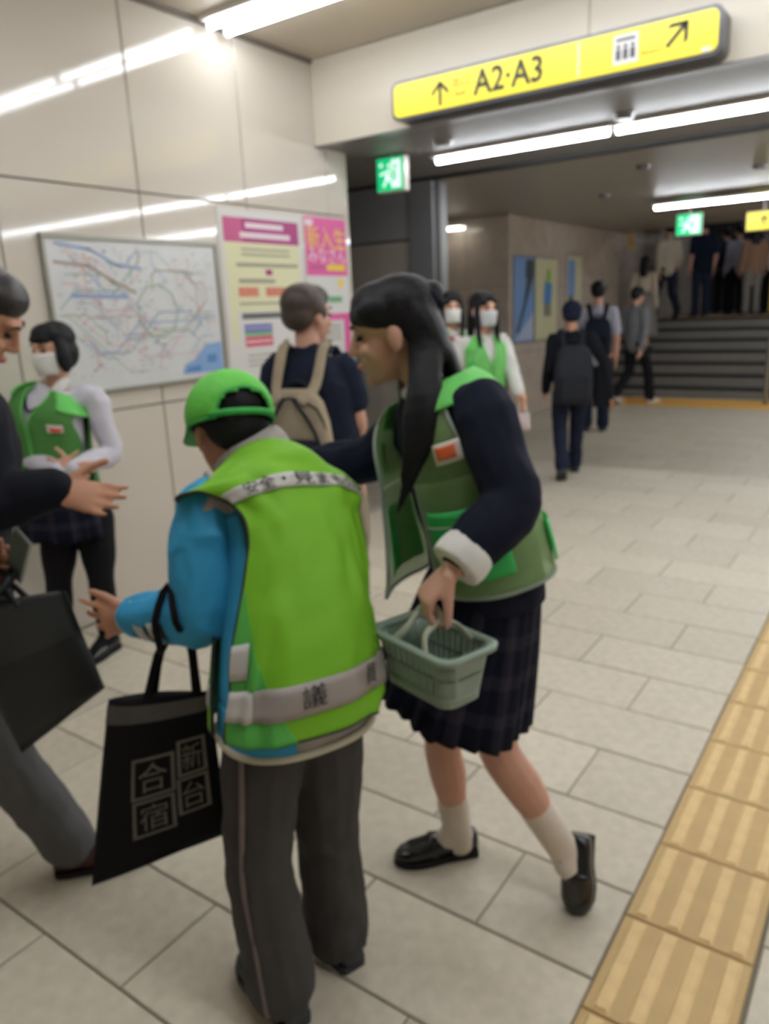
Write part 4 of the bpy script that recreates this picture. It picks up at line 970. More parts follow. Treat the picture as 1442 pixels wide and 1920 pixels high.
cr = bm_obj('crown', bm, m_cap, A.root, True); solid(cr, 0.003)
edge_tube('strap', [cpt(math.pi + a, -0.15, 1.012) for a in (-.8, -.5, -.25, 0, .25, .5, .8)], 0.007, m_cap2, cr)
for k in range(6): edge_tube('seam', [cpt(math.radians(30 + 60*k), e, 1.008) for e in (-.15, .2, .55, .9, 1.25, 1.5)] if k not in (2, 3) else [cpt(math.radians(30 + 60*k), e, 1.008) for e in (.45, .7, .9, 1.2, 1.5)], 0.0022, m_cap2, cr)
edge_tube('edge_trim', [cpt(math.pi + a, -0.02 + 0.42*math.sqrt(max(0, 1 - (a/0.66)**2)), 1.01) for a in [-.66 + 1.32*i/14 for i in range(15)]], 0.004, m_cap2, cr)
edge_tube('edge_trim', [cpt(a, -0.21, 1.01) for a in [-2.4 + 4.8*i/30 for i in range(31)]], 0.004, m_cap2, cr)
bm = bmesh.new(); add_ball(bm, cpt(0, math.pi/2, 1.0), (0.008, 0.008, 0.005), MC); bm_obj('button', bm, m_cap2, cr, True)
bm = bmesh.new(); g = []
for j in range(5):
    row = []
    for i in range(13):
        a = -1.05 + 2.1*i/12; ext = 0.075*math.cos(a*1.3)*j/4; p = cpt(a, -0.16, 1.0); row.append(bm.verts.new(p + MC @ V((math.sin(a)*ext*0.3, ext, -ext*0.25 - 0.02*(j/4)*abs(a)))))
    g.append(row)
for j in range(4):
    for i in range(12): bm.faces.new((g[j][i], g[j][i+1], g[j+1][i+1], g[j+1][i]))
solid(bm_obj('brim', bm, m_cap2, cr, True), 0.004)
bpy.data.objects.remove(cap)
# tote bag hanging on the forearm
def cloth_bag(name, label, cor, thick, m, cat='bag', bulge=0.02, nu=16, nv=16, sag=0.0, cut=None):
    """bag from four corner points TL,TR,BR,BL with bulging faces; returns root, surface function"""
    TL, TR, BR, BL = [V(c) for c in cor]; nrm = ((TR - TL).cross(BL - TL)).normalized()
    if nrm.dot(-FWD) < 0: nrm = -nrm
    def S(u, v, side=1, off=0.0):
        p = TL*(1-u)*(1-v) + TR*u*(1-v) + BR*u*v + BL*(1-u)*v
        e = (math.sin(math.pi*u)**0.5)*(math.sin(math.pi*min(1, v*0.5 + 0.5))**0.5 if v > 0 else 1)
        p = p + nrm*side*(thick/2*e + bulge*math.sin(math.pi*u)*math.sin(math.pi*v) + off + 0.004*math.sin(5*u + 3*v))
        if cut: p = p + cut(u, v)
        return p
    r = empty(name, (TL + TR + BL + BR)/4); tag(r, label, cat)
    bm = bmesh.new(); G = {s: [[bm.verts.new(S(i/nu, j/nv, s)) for i in range(nu+1)] for j in range(nv+1)] for s in (1, -1)}
    for s in (1, -1):
        for j in range(nv):
            for i in range(nu): bm.faces.new((G[s][j][i], G[s][j][i+1], G[s][j+1][i+1], G[s][j+1][i]))
    for i in range(nu): bm.faces.new((G[1][nv][i], G[1][nv][i+1], G[-1][nv][i+1], G[-1][nv][i]))
    for i in range(nu): bm.faces.new((G[1][0][i], G[1][0][i+1], G[-1][0][i+1], G[-1][0][i]))
    for j in range(nv):
        for i in (0, nu): bm.faces.new((G[1][j][i], G[1][j+1][i], G[-1][j+1][i], G[-1][j][i]))
    bm_obj('bag_body', bm, m, r, True); return r, S
def s_patch(S, name, m, parent, u0, u1, v0, v1, off=0.002, n=10, t=0.001):
    me = bpy.data.meshes.new(name); me.from_pydata([S(u0 + (u1-u0)*i/n, v0 + (v1-v0)*j/n, 1, off) for j in range(n+1) for i in range(n+1)], [], [(j*(n+1)+i, j*(n+1)+i+1, (j+1)*(n+1)+i+1, (j+1)*(n+1)+i) for j in range(n) for i in range(n)])
    o = link(name, me, m, parent); return o
m_tote = cloth('tote_black', (20, 21, 24), 0.9, noise=0.15, nscale=8)
m_toteg = cloth('tote_band_grey', (92, 90, 90), 0.8)
m_print = cloth('tote_print_grey', (112, 110, 104), 0.9)
tb, S = cloth_bag('tote_bag', 'black cloth tote with four grey printed characters hanging from the blue sleeve', ((-1.376, 0.864, 0.750), (-1.162, 0.966, 0.781), (-1.164, 0.977, 0.422), (-1.481, 0.814, 0.249)), 0.035, m_tote, bulge=0.012)
s_patch(S, 'top_band', m_toteg, tb, 0.005, 0.995, 0.02, 0.115, 0.0025)
def frame_badge(u0, u1, v0, v1, ch):
    for a, b, c, d in ((u0, u1, v0, v0 + 0.018), (u0, u1, v1 - 0.018, v1), (u0, u0 + 0.03, v0, v1), (u1 - 0.03, u1, v0, v1)): s_patch(S, 'badge_frame', m_print, tb, a, b, c, d, 0.003, 6)
    vs, fs = text_mesh(ch, 1.0); xs = [v.x for v in vs]; ys = [v.y for v in vs]; x0, x1, y0, y1 = min(xs), max(xs), min(ys), max(ys); pu, pv = (u1-u0)*0.17, (v1-v0)*0.15
    me = bpy.data.meshes.new('badge_character'); me.from_pydata([S(u0 + pu + (u1-u0-2*pu)*(v.x-x0)/(x1-x0), v1 - pv - (v1-v0-2*pv)*(v.y-y0)/(y1-y0), 1, 0.003) for v in vs], [], fs); link('badge_character', me, m_print, tb)
frame_badge(0.32, 0.68, 0.31, 0.555, '合'); frame_badge(0.33, 0.67, 0.565, 0.80, '宿'); frame_badge(0.70, 0.93, 0.26, 0.49, '新'); frame_badge(0.69, 0.93, 0.50, 0.74, '台')
fo = [mixv(J['elL'], J['wrL'], .22), mixv(J['elL'], J['wrL'], .52)]
for sd in (1, -1):
    for k, (u, fp, r) in enumerate(((0.36, fo[1], .056), (0.88, fo[0], .062))):
        pass
    bm = bmesh.new(); o3 = FWD*0.027*sd*-1
    add_limb(bm, [S(0.42, 0.02, sd), mixv(S(0.42, 0.02, sd), fo[1], .55), fo[1] - UP*0.05 + o3*2.6, fo[1] + o3*3.0 + UP*0.02, (fo[0] + fo[1])/2 + UP*0.080 + o3*1.5, fo[0] + o3*3.4 + UP*0.02, fo[0] - UP*0.05 + o3, mixv(S(0.88, 0.02, sd), fo[0], .5), S(0.88, 0.02, sd)], [(0.0025, 0.008 if sd == 1 else 0.008)]*9, n=8, ref=FWD)
    bm_obj('handle', bm, m_tote, tb, True)

# ============================================================ STUDENT WITH THE GREEN MESH VEST AND BASKET
def meshfab(name, col, alpha, rough=0.7):
    m = mat(name, col, rough, noise=0.10, nscale=25, alpha=alpha, bump=0.3, bscale=120); return m
m_mesh = sheer('vest_mesh', (172, 206, 146), 0.60, 0.35)
m_vgreen = sheer('vest_green', (84, 214, 122), 0.94, 0.35)
m_yoke = cloth('vest_yoke', (112, 206, 104), 0.6, noise=0.06)
m_vbind = cloth('vest_binding', (150, 162, 148), 0.7)
m_navy = cloth('blazer_navy', (24, 28, 44), 0.85, noise=0.10, bump=0.35, bscale=16)
m_plaid = plaid('skirt_plaid', (22, 25, 40), (52, 50, 62), 11, 4)
m_sock = cloth('sock_white', (222, 212, 200), 0.9, noise=0.05, bump=0.5, bscale=70)
m_loaf = mat('loafer_black', (20, 23, 28), 0.22, noise=0.1, nscale=8, coat=0.4)
m_sole = mat('sole_black', (14, 14, 15), 0.7)
m_cuff = cloth('cuff_white', (228, 226, 222), 0.8)
m_bad = mat('badge_white', (232, 224, 216), 0.5); m_orange = mat('badge_orange', (232, 108, 60), 0.5)
B = Fig('person', 'schoolgirl with long black hair in green mesh vest leaning forward with a basket', (-0.813, 1.616, 0.000), (-1, 0), 1.62, 'rosy', 0.0055)
fB = (-RT*0.906 - FWD*0.42); rB = (FWD*0.906 - RT*0.42); B.f, B.r = fB, rB
J = B.J
J['pel'] = V((-0.811, 1.546, 0.861)); J['waist'] = V((-0.825, 1.535, 1.026)); J['chest'] = V((-0.874, 1.513, 1.221)); J['neck'] = V((-0.924, 1.490, 1.393)); J['head'] = V((-0.980, 1.450, 1.503))
J['hipL'] = V((-0.778, 1.508, 0.749)); J['knL'] = V((-0.748, 1.504, 0.482)); J['anL'] = V((-0.628, 1.626, 0.169)); J['toeL'] = V((-0.597, 1.611, 0.102))
J['hipR'] = V((-0.886, 1.578, 0.710)); J['knR'] = V((-0.950, 1.570, 0.405)); J['anR'] = V((-0.943, 1.630, 0.087)); J['toeR'] = V((-0.974, 1.596, 0.061))
J['shL'] = V((-0.752, 1.428, 1.342)); J['elL'] = V((-0.651, 1.377, 1.160)); J['wrL'] = V((-0.713, 1.235, 1.048))
J['shR'] = V((-0.997, 1.610, 1.290)); J['elR'] = V((-1.151, 1.562, 1.175)); J['wrR'] = V((-1.354, 1.516, 1.141))
B.hf = (-RT*0.965 - UP*0.20 + FWD*0.10).normalized(); B.hu = (UP*0.97 - RT*0.20)
hdn = -RT*0.70 - UP*0.66 - FWD*0.05
B.hands['L'] = dict(d=hdn, n=-UP*0.72 + RT*0.70 + FWD*0.25, side=1, curls=[0.75, 0.80, 0.85, 0.9], spread=0.12, thumb_out=0.45, thumb_curl=0.5, pl=0.082)
B.hands['R'] = dict(d=-RT + UP*-.1, n=-FWD, side=1, curl=0.25)
B.body()
add_face(B.root, J['head'], B.M(), B.k)
def bhair(bm, H_, Bl):
    Bl((0, 0.058, 0.050), (0.062, 0.034, 0.036)); Bl((0, -0.060, 0.010), (0.080, 0.055, 0.070))
    for q in (-1, 1):
        Bl((q*0.056, 0.020, 0.052), (0.030, 0.052, 0.036)); Bl((q*0.070, -0.062, 0.0), (0.018, 0.036, 0.05))
    Bl((0, -0.105, 0.062), (0.036, 0.028, 0.028))
    # mass falling from the crown over the back
    add_limb(bm, [H_(0, -0.06, 0.01), V((-0.914, 1.485, 1.502)), V((-0.890, 1.501, 1.448)), V((-0.861, 1.510, 1.406)), V((-0.845, 1.533, 1.331))], [(0.05, 0.085), (0.045, 0.085), (0.035, 0.08), (0.022, 0.07), (0.008, 0.03)], ref=RT, n=16)
    add_limb(bm, [H_(-0.055, -0.065, 0.0), V((-0.878, 1.424, 1.453)), V((-0.846, 1.368, 1.369)), V((-0.845, 1.344, 1.281)), V((-0.878, 1.339, 1.192)), V((-0.907, 1.330, 1.116))], [(0.030, 0.034), (0.026, 0.036), (0.017, 0.032), (0.014, 0.026), (0.010, 0.015), (0.003, 0.004)], ref=FWD, n=14)
    add_limb(bm, [H_(-0.062, -0.05, -0.02), V((-0.881, 1.392, 1.416)), V((-0.870, 1.344, 1.331)), V((-0.872, 1.330, 1.253)), V((-0.893, 1.328, 1.187))], [(0.014, 0.02), (0.014, 0.022), (0.012, 0.020), (0.009, 0.014), (0.003, 0.004)], ref=FWD)
    add_limb(bm, [H_(0.06, -0.04, 0.0), V((-1.011, 1.563, 1.412)), V((-1.029, 1.575, 1.320)), V((-1.054, 1.557, 1.214))], [(0.03, 0.03), (0.022, 0.03), (0.016, 0.025), (0.004, 0.005)], ref=FWD)
B.hair('none', extra=bhair, vox=0.0055)
bm = bmesh.new(); c = B.head_pt(0, -0.100, 0.060); ax = (B.head_pt(0, -0.13, 0.08) - c).normalized(); e1 = ax.orthogonal().normalized(); e2 = ax.cross(e1)
add_limb(bm, [c + (e1*math.cos(2*math.pi*k/12) + e2*math.sin(2*math.pi*k/12))*0.030 for k in range(13)], [0.012 + 0.003*(k % 2) for k in range(13)], n=8, sub=2); bm_obj('hair_tie', bm, m_navy, B.root, True)
TB = Torso([((-0.796, 1.544, 0.867), .150, .118), ((-0.802, 1.539, 0.961), .150, .118), ((-0.822, 1.525, 1.068), .143, .116), ((-0.849, 1.519, 1.177), .150, .118),
            ((-0.880, 1.509, 1.281), .156, .110), ((-0.905, 1.504, 1.345), .130, .090), ((-0.922, 1.497, 1.385), .070, .064)], rB)
B.shirt('blazer', m_navy, sleeve=0.76, torso=TB, rad=(0.070, 0.067, 0.062, 0.054), vox=0.0065)
cl = [mixv(J['elL'], J['wrL'], .70), mixv(J['elL'], J['wrL'], .84), mixv(J['elL'], J['wrL'], .98)]
bm = bmesh.new(); add_limb(bm, cl, [0.056, 0.060, 0.057], n=18, sub=2, caps=False); cf = fuse('shirt_cuff', bm, m_cuff, B.root, 0.005, 3)
# collar of the shirt at the throat
for sx in (-1, 1):
    p = J['neck'] + B.f*0.045 + B.r*0.03*sx
    bm = bmesh.new(); add_limb(bm, [J['neck'] + B.r*0.052*sx - B.f*0.02 + UP*0.012, J['neck'] + B.r*0.05*sx + B.f*0.035, J['neck'] + B.r*0.016*sx + B.f*0.065 - UP*0.03], [(0.020, 0.006), (0.024, 0.006), (0.010, 0.005)], n=8, ref=UP); bm_obj('shirt_collar', bm, m_cuff, B.root, True)
# vest
vA = 0.52
def voB(p, q): return 0.020 + 0.004*math.sin(14*p)*(1-q)
def lowoff(p, q):
    e = max(0.0, (p - 0.86)/0.14)**1.2; e2 = max(0.0, (0.10 - p)/0.10)
    return 0.020 + 0.11*e*(1 - 0.5*q) + 0.012*e2*(1-q) + 0.006*(1-q)*(0.5 + 0.5*math.sin(18*p))
FL = -0.955
vest, gl = TB.patch('vest', m_mesh, B.root, FL, 0.965, 0.125, vA, lowoff, 0.002, 64, 16)
vest['label'] = 'see-through green mesh vest with bright pockets'
TOP = 0.93
def arm(q): return 0.035*math.sin(math.pi*min(1, q*1.0))
bk, g2 = TB.patch('vest_back', m_mesh, vest, lambda q: -0.43 + 0.08*q*(1-q)*4, lambda q: 0.43 - 0.08*q*(1-q)*4, vA, TOP, 0.020, 0.002, 22, 16)
lf, g3 = TB.patch('vest_front', m_mesh, vest, lambda q: FL + 0.16*q*q, lambda q: -0.575 - 0.08*q*(1-q)*4, vA, TOP, 0.020, 0.002, 14, 16)
rf, g4 = TB.patch('vest_front', m_mesh, vest, lambda q: 0.575 + 0.08*q*(1-q)*4, lambda q: 0.965 - 0.16*q*q, vA, TOP, lambda p, q: 0.020 + 0.045*p*(1-q)**0.7 + 0.01*p, 0.002, 14, 16)
yk, gy = TB.patch('shoulder_yoke', m_yoke, vest, lambda q: -0.86 + 0.05*q, lambda q: -0.12 - 0.04*q, 0.775, TOP + 0.015, lambda p, q: 0.028 + 0.010*math.exp(-((p-0.5)/0.2)**2)*(1-q), 0.002, 22, 10)
yk2, gy2 = TB.patch('shoulder_yoke', m_yoke, vest, 0.12, 0.84, 0.775, TOP + 0.015, 0.028, 0.002, 18, 10)
edge_tube('binding', [r[0] for r in gl] + [r[0] for r in g3], 0.005, m_vbind, vest); edge_tube('binding', [r[-1] for r in gl] + [r[-1] for r in g4], 0.005, m_vbind, vest)
edge_tube('binding', gl[0], 0.0055, m_vbind, vest)
edge_tube('binding', [r[-1] for r in g3[::-1]] + [r[0] for r in g2], 0.006, m_vbind, vest)
for s_ in (1,):
    pk, _ = TB.patch('pocket', m_vgreen, vest, -0.90, -0.54, 0.20, 0.43, lambda p, q: lowoff(0.09, 0.5) + 0.012 + 0.012*math.sin(math.pi*p), 0.002, 16, 10)
    edge_tube('pocket_seam', [TB.at(-0.90 + 0.36*i/10, 0.385, 0.046 + 0.012*math.sin(math.pi*i/10)) for i in range(11)], 0.002, m_vbind, pk)
TB.patch('pocket', m_vgreen, vest, 0.66, 0.94, 0.19, 0.45, lambda p, q: 0.026 + 0.078*max(0, (p-0.1))*(1-0.4*q), 0.002, 12, 10)
TB.patch('pocket', m_vgreen, vest, -0.30, -0.06, 0.17, 0.30, 0.032, 0.002, 12, 8)
TB.patch('pen_pocket', m_vgreen, vest, 0.74, 0.79, 0.55, 0.70, lambda p, q: 0.055 - 0.02*q, 0.002, 4, 6)
bd, _ = TB.patch('name_badge', m_bad, vest, -0.775, -0.635, 0.572, 0.640, 0.031, 0.002, 6, 5)
TB.patch('badge_print', m_orange, bd, -0.762, -0.665, 0.586, 0.628, 0.0345, 0.0008, 5, 4)
# skirt, legs, socks, loafers
skirt('skirt', m_plaid, B.root, (-0.801, 1.547, 0.925), (-0.870, 1.510, 0.567), rB, .135, .130, .195, .192, pleats=24, depth=0.011, hem=lambda th: 0.0)
for e, t0 in (('R', .66), ('L', .60)):
    kn, an = J['kn'+e], J['an'+e]; d = (an - kn).normalized()
    bm = bmesh.new(); add_limb(bm, [mixv(kn, an, t0), mixv(kn, an, .82), an, an + d*0.045], [0.0455, 0.044, 0.042, 0.042], n=18); add_limb(bm, [an + d*0.02, mixv(an, J['toe'+e], .7)], [0.040, 0.034]); fuse('sock', bm, m_sock, B.root, 0.005, 3)
def loafer(heel, toe, up, side='R'):
    heel, toe = V(heel), V(toe); d = (toe - heel).normalized(); up = V(up); up = (up - d*up.dot(d)).normalized()
    o = shoe(B.root, heel, d, up, (toe - heel).length, m_loaf, m_sole, 0.043, 0.062)
    L_ = (toe - heel).length; r = d.cross(up)
    bm = bmesh.new(); add_limb(bm, [heel + d*L_*0.55 + r*0.040 + up*0.030, heel + d*L_*0.54 + r*0.026 + up*0.064, heel + d*L_*0.53 + up*0.072, heel + d*L_*0.54 - r*0.026 + up*0.064, heel + d*L_*0.55 - r*0.040 + up*0.030], [(0.012, 0.004)]*5, n=8, ref=d); bm_obj('saddle_strap', bm, m_loaf, o, True)
    bm = bmesh.new(); add_limb(bm, [heel + d*L_*0.62 + r*0.034 + up*0.045, heel + d*L_*0.80 + r*0.026 + up*0.048, heel + d*L_*0.88 + up*0.044, heel + d*L_*0.80 - r*0.026 + up*0.048, heel + d*L_*0.62 - r*0.034 + up*0.045], [0.003]*5, n=6); bm_obj('vamp_seam', bm, m_loaf, o, True)
    bm = bmesh.new(); add_box(bm, (-0.036, 0.004, -0.022), (0.036, 0.075, 0.0)); 
    Mh = Matrix((r, d, up)).transposed()
    for v in bm.verts: v.co = heel + Mh @ v.co
    if up.z > 0.9:
        for v in bm.verts: v.co += up*0.022
    bm_obj('heel_block', bm, m_sole, o)
loafer((-0.909, 1.679, 0.000), (-1.080, 1.505, 0.000), UP)
loafer((-0.604, 1.711, 0.163), (-0.572, 1.611, -0.007), -FWD*0.75 - RT*0.30 + UP*0.45)
# shopping basket held by its two handles
m_bask = mat('basket_sage', (142, 160, 146), 0.38, noise=0.04, nscale=10); m_bh = mat('basket_handle', (184, 188, 170), 0.4)
def basket(ctr, ux, uy, L0, W0, L1, W1, hgt, label):
    c = V(ctr); ux, uy = V(ux).normalized(), V(uy).normalized(); r = empty('shopping_basket', c - UP*hgt); tag(r, label, 'basket')
    def rect(q, off=0.0, n=6, rad=0.03):     # rounded outline at height fraction q (0 bottom, 1 rim)
        L_, W_ = (L0 + (L1-L0)*q)/2 + off, (W0 + (W1-W0)*q)/2 + off; out = []
        for sx, sy, a0 in ((1, 1, 0), (-1, 1, 90), (-1, -1, 180), (1, -1, 270)):
            for k in range(n+1):
                a = math.radians(a0 + 90*k/n); out.append(c + ux*(sx*(L_-rad) + rad*math.cos(a)) + uy*(sy*(W_-rad) + rad*math.sin(a)) - UP*hgt*(1-q))
        return out
    def solid_ring(name, q0, q1, o0, o1, m):
        bm = bmesh.new(); a, b, d, e = [[bm.verts.new(p) for p in rect(q, o)] for q, o in ((q0, o0), (q1, o0), (q1, o1), (q0, o1))]; n = len(a)
        for i in range(n):
            j = (i+1) % n
            for x, y in ((a, b), (b, d), (d, e), (e, a)): bm.faces.new((x[i], x[j], y[j], y[i]))
        return bm_obj(name, bm, m, r, True)
    solid_ring('rim', 0.90, 1.0, -0.004, 0.012, m_bask); solid_ring('lower_band', 0.0, 0.22, -0.004, 0.0, m_bask); solid_ring('middle_band', 0.50, 0.58, -0.003, 0.0, m_bask)
    bm = bmesh.new(); f = [bm.verts.new(p) for p in rect(0.02)]; f2 = [bm.verts.new(p - UP*0.004) for p in rect(0.02)]; bm.faces.new(f); bm.faces.new(f2[::-1]); n = len(f)
    for i in range(n): bm.faces.new((f[i], f2[i], f2[(i+1) % n], f[(i+1) % n]))
    bm_obj('bottom', bm, m_bask, r)
    def slat(u, v, w, axis):
        """upright bar at relative wall position"""
        q0, q1 = 0.2, 0.92; pts = []
        for q in (q0, q1):
            L_, W_ = (L0 + (L1-L0)*q)/2, (W0 + (W1-W0)*q)/2; p = c - UP*hgt*(1-q)
            p = p + (ux*(u*(L_-0.03)) + uy*(v*W_) if axis == 0 else ux*(u*L_) + uy*(v*(W_-0.03))); pts.append(p)
        e = ux if axis == 0 else uy; o = (uy*v if axis == 0 else ux*u)
        bm = bmesh.new(); A_ = [bm.verts.new(p + e*s*w + o*t) for p in pts for s, t in ((-1, 0), (1, 0), (1, -0.003), (-1, -0.003))]
        for q in ((0,1,5,4),(1,2,6,5),(2,3,7,6),(3,0,4,7),(0,3,2,1),(4,5,6,7)): bm.faces.new([A_[i] for i in q])
        bm_obj('slat', bm, m_bask, r)
    for cn in range(4):     # rounded corner posts
        bm = bmesh.new(); lo, hi = rect(0.2), rect(0.92); lo2, hi2 = rect(0.2, -0.004), rect(0.92, -0.004); idx = range(cn*7, cn*7 + 7)
        A_ = [[bm.verts.new(p[i]) for i in idx] for p in (lo, hi, hi2, lo2)]
        for i in range(6):
            for a_, b_ in ((0, 1), (1, 2), (2, 3), (3, 0)): bm.faces.new((A_[a_][i], A_[a_][i+1], A_[b_][i+1], A_[b_][i]))
        for i in (0, 6): bm.faces.new([A_[q][i] for q in range(4)])
        bm_obj('corner_post', bm, m_bask, r, True)
    for k in range(10):
        for s in (-1, 1): slat(-1 + 2*k/9, s, 0.0062, 0)
    for k in range(6):
        for s in (-1, 1): slat(s, -1 + 2*k/5, 0.0068, 1)
    return r, rect
bk0 = [V((-0.883, 1.184, 0.905)), V((-0.662, 1.117, 0.905)), V((-0.647, 1.250, 0.905))]
bux = (bk0[1] - bk0[0]); buy = UP.cross(bux).normalized(); bw = abs((bk0[2] - bk0[1]).dot(buy)); bl = bux.length
bctr = (bk0[0] + bk0[1])/2 + buy*(bw/2)*(1 if (bk0[2] - bk0[1]).dot(buy) > 0 else -1)

bsk, rectf = basket(bctr, bux, buy, bl*0.84, bw*0.80, bl, bw, 0.115, 'sage green plastic shopping basket with two pale handles held by the schoolgirl')
grip = J['wrL'] + V(hdn).normalized()*0.088 + V((-UP*0.72 + RT*0.70 + FWD*0.25)).normalized()*0.026
uxn = bux.normalized()
for s in (-1, 1):
    top = grip - UP*0.004 + buy*0.006*s
    for k in (-1, 1):
        a = bctr + buy*(s*(bw/2 - 0.004)) + uxn*(0.052*k) - UP*0.012
        pts = [a, a + (top - a)*0.45 + buy*s*0.006, top - UP*0.012 + uxn*0.030*k, top + uxn*0.008*k]
        bm = bmesh.new(); add_limb(bm, pts, [(0.004, 0.0085)]*4, n=8, ref=buy, sub=5); bm_obj('handle', bm, m_bh, bsk, True)

# ============================================================ MAN AT THE LEFT EDGE
m_suit = cloth('suit_navy', (20, 22, 32), 0.8, noise=0.1, bump=0.3, bscale=14)
m_gtr = cloth('trousers_grey', (98, 98, 100), 0.8, noise=0.06, bump=0.4, bscale=14)
m_brown = mat('shoe_brown', (70, 38, 34), 0.35)
C = Fig('person', 'man in dark jacket and grey trousers at the left edge holding out an open hand', (-1.917, 0.879, 0.000), (0.8, 0.5), 1.74, 'tan', 0.006)
C.f = (RT*0.94 + FWD*0.30).normalized(); C.r = C.f.cross(UP); J = C.J
J['pel'] = V((-2.001, 0.862, 0.858)); J['waist'] = V((-1.988, 0.884, 1.015)); J['chest'] = V((-1.951, 0.922, 1.248)); J['neck'] = V((-1.907, 0.953, 1.444)); J['head'] = V((-1.868, 0.981, 1.581))
J['hipR'] = V((-1.951, 0.812, 0.798)); J['knR'] = V((-1.932, 0.874, 0.414)); J['anR'] = V((-1.862, 0.992, 0.072)); J['toeR'] = V((-1.820, 1.039, -0.009))
J['hipL'] = V((-2.139, 0.887, 0.743)); J['knL'] = V((-2.211, 0.811, 0.391)); J['anL'] = V((-2.322, 0.745, 0.092)); J['toeL'] = V((-2.289, 0.805, -0.001))
J['shR'] = V((-1.767, 0.881, 1.343)); J['elR'] = V((-1.684, 0.841, 1.165)); J['wrR'] = V((-1.598, 0.951, 1.187))
J['shL'] = V((-2.066, 1.013, 1.310)); J['elL'] = V((-2.088, 0.923, 1.034)); J['wrL'] = V((-1.879, 0.912, 0.929))
C.hf = (RT*0.72 - UP*0.60 + FWD*0.30).normalized(); C.hu = UP*0.80 + RT*0.58
C.hands['R'] = dict(d=RT*0.90 - UP*0.28 - FWD*0.05, n=-FWD*0.62 + UP*0.60, side=-1, curls=[0.10, 0.14, 0.16, 0.2], spread=0.10, thumb_out=0.75, thumb_curl=0.15)
C.hands['L'] = dict(d=RT*0.75 + UP*0.35 - FWD*0.4, n=-FWD*0.5 + UP*0.4 + RT*-.2, side=-1, curls=[0.5]*4, spread=0.08, thumb_out=0.5, thumb_curl=0.4)
C.body(); add_face(C.root, J['head'], C.M(), C.k); C.hair('man', mat('hair_dark', (44, 38, 40), 0.45, noise=0.2, nscale=50, bump=0.4, bscale=90))
C.shirt('jacket', m_suit, sleeve=0.97, rad=(0.072, 0.064, 0.056, 0.046), a=0.185, b=0.135, bot=-0.35, vox=0.008)
bm = bmesh.new(); add_limb(bm, [mixv(J['elL'], J['wrL'], .88), J['wrL']], [0.041, 0.039], sub=1); fuse('shirt_cuff', bm, m_cuff, C.root, 0.006, 2)
C.trousers('trousers', m_gtr, rad=(0.10, 0.092, 0.078, 0.072, 0.070), vox=0.008, stop=0.92)
for e in 'LR':
    an = J['an'+e]; d = J['toe'+e] - an; d = V((d.x, d.y, 0)).normalized(); shoe(C.root, V((an.x, an.y, 0)) - d*0.06, d, UP, 0.27, m_brown, m_sole, 0.047, 0.07)
m_dbag = mat('bag_dark', (34, 37, 39), 0.55, noise=0.08, nscale=6, bump=0.3, bscale=10)
db, S2 = cloth_bag('shoulder_bag', 'large dark grey bag hanging tilted in front of the man at the left edge', ((-1.801, 0.759, 0.906), (-1.611, 0.942, 0.935), (-1.572, 0.982, 0.671), (-1.691, 0.812, 0.542)), 0.07, m_dbag, bulge=0.012)
s_patch(S2, 'flap', mat('bag_flap', (46, 49, 51), 0.55, bump=0.3, bscale=10), db, 0.0, 0.96, 0.01, 0.40, 0.004)
for sd in (1, -1): tube_obj('handle', [S2(0.30, 0.02, sd), V((-1.731, 0.882, 0.972)) + FWD*0.02*sd*-1, V((-1.799, 0.883, 0.976)), V((-1.814, 0.896, 0.946)) + FWD*0.02*sd*-1, S2(0.62, 0.02, sd)], 0.008, m_dbag, db)
ph = empty('phone', (-1.688, 0.888, 1.030)); tag(ph, 'pale slim phone held near the dark bag at the left edge', 'phone')
bm = bmesh.new(); add_box(bm, (-0.034, -0.004, -0.068), (0.034, 0.004, 0.068), 0.003); Mp = frame3(-FWD*0.75 - RT*0.5, UP*0.75 + RT*0.6)
pc = V((-1.725, 0.905, 1.017))
for v in bm.verts: v.co = pc + Mp @ v.co
bm_obj('phone_body', bm, mat('phone_pale', (168, 178, 172), 0.3), ph)
bm = bmesh.new(); add_box(bm, (-0.030, 0.004, -0.062), (0.030, 0.0048, 0.062))
for v in bm.verts: v.co = pc + Mp @ v.co
bm_obj('screen', bm, mat('phone_screen', (120, 132, 126), 0.15), ph)

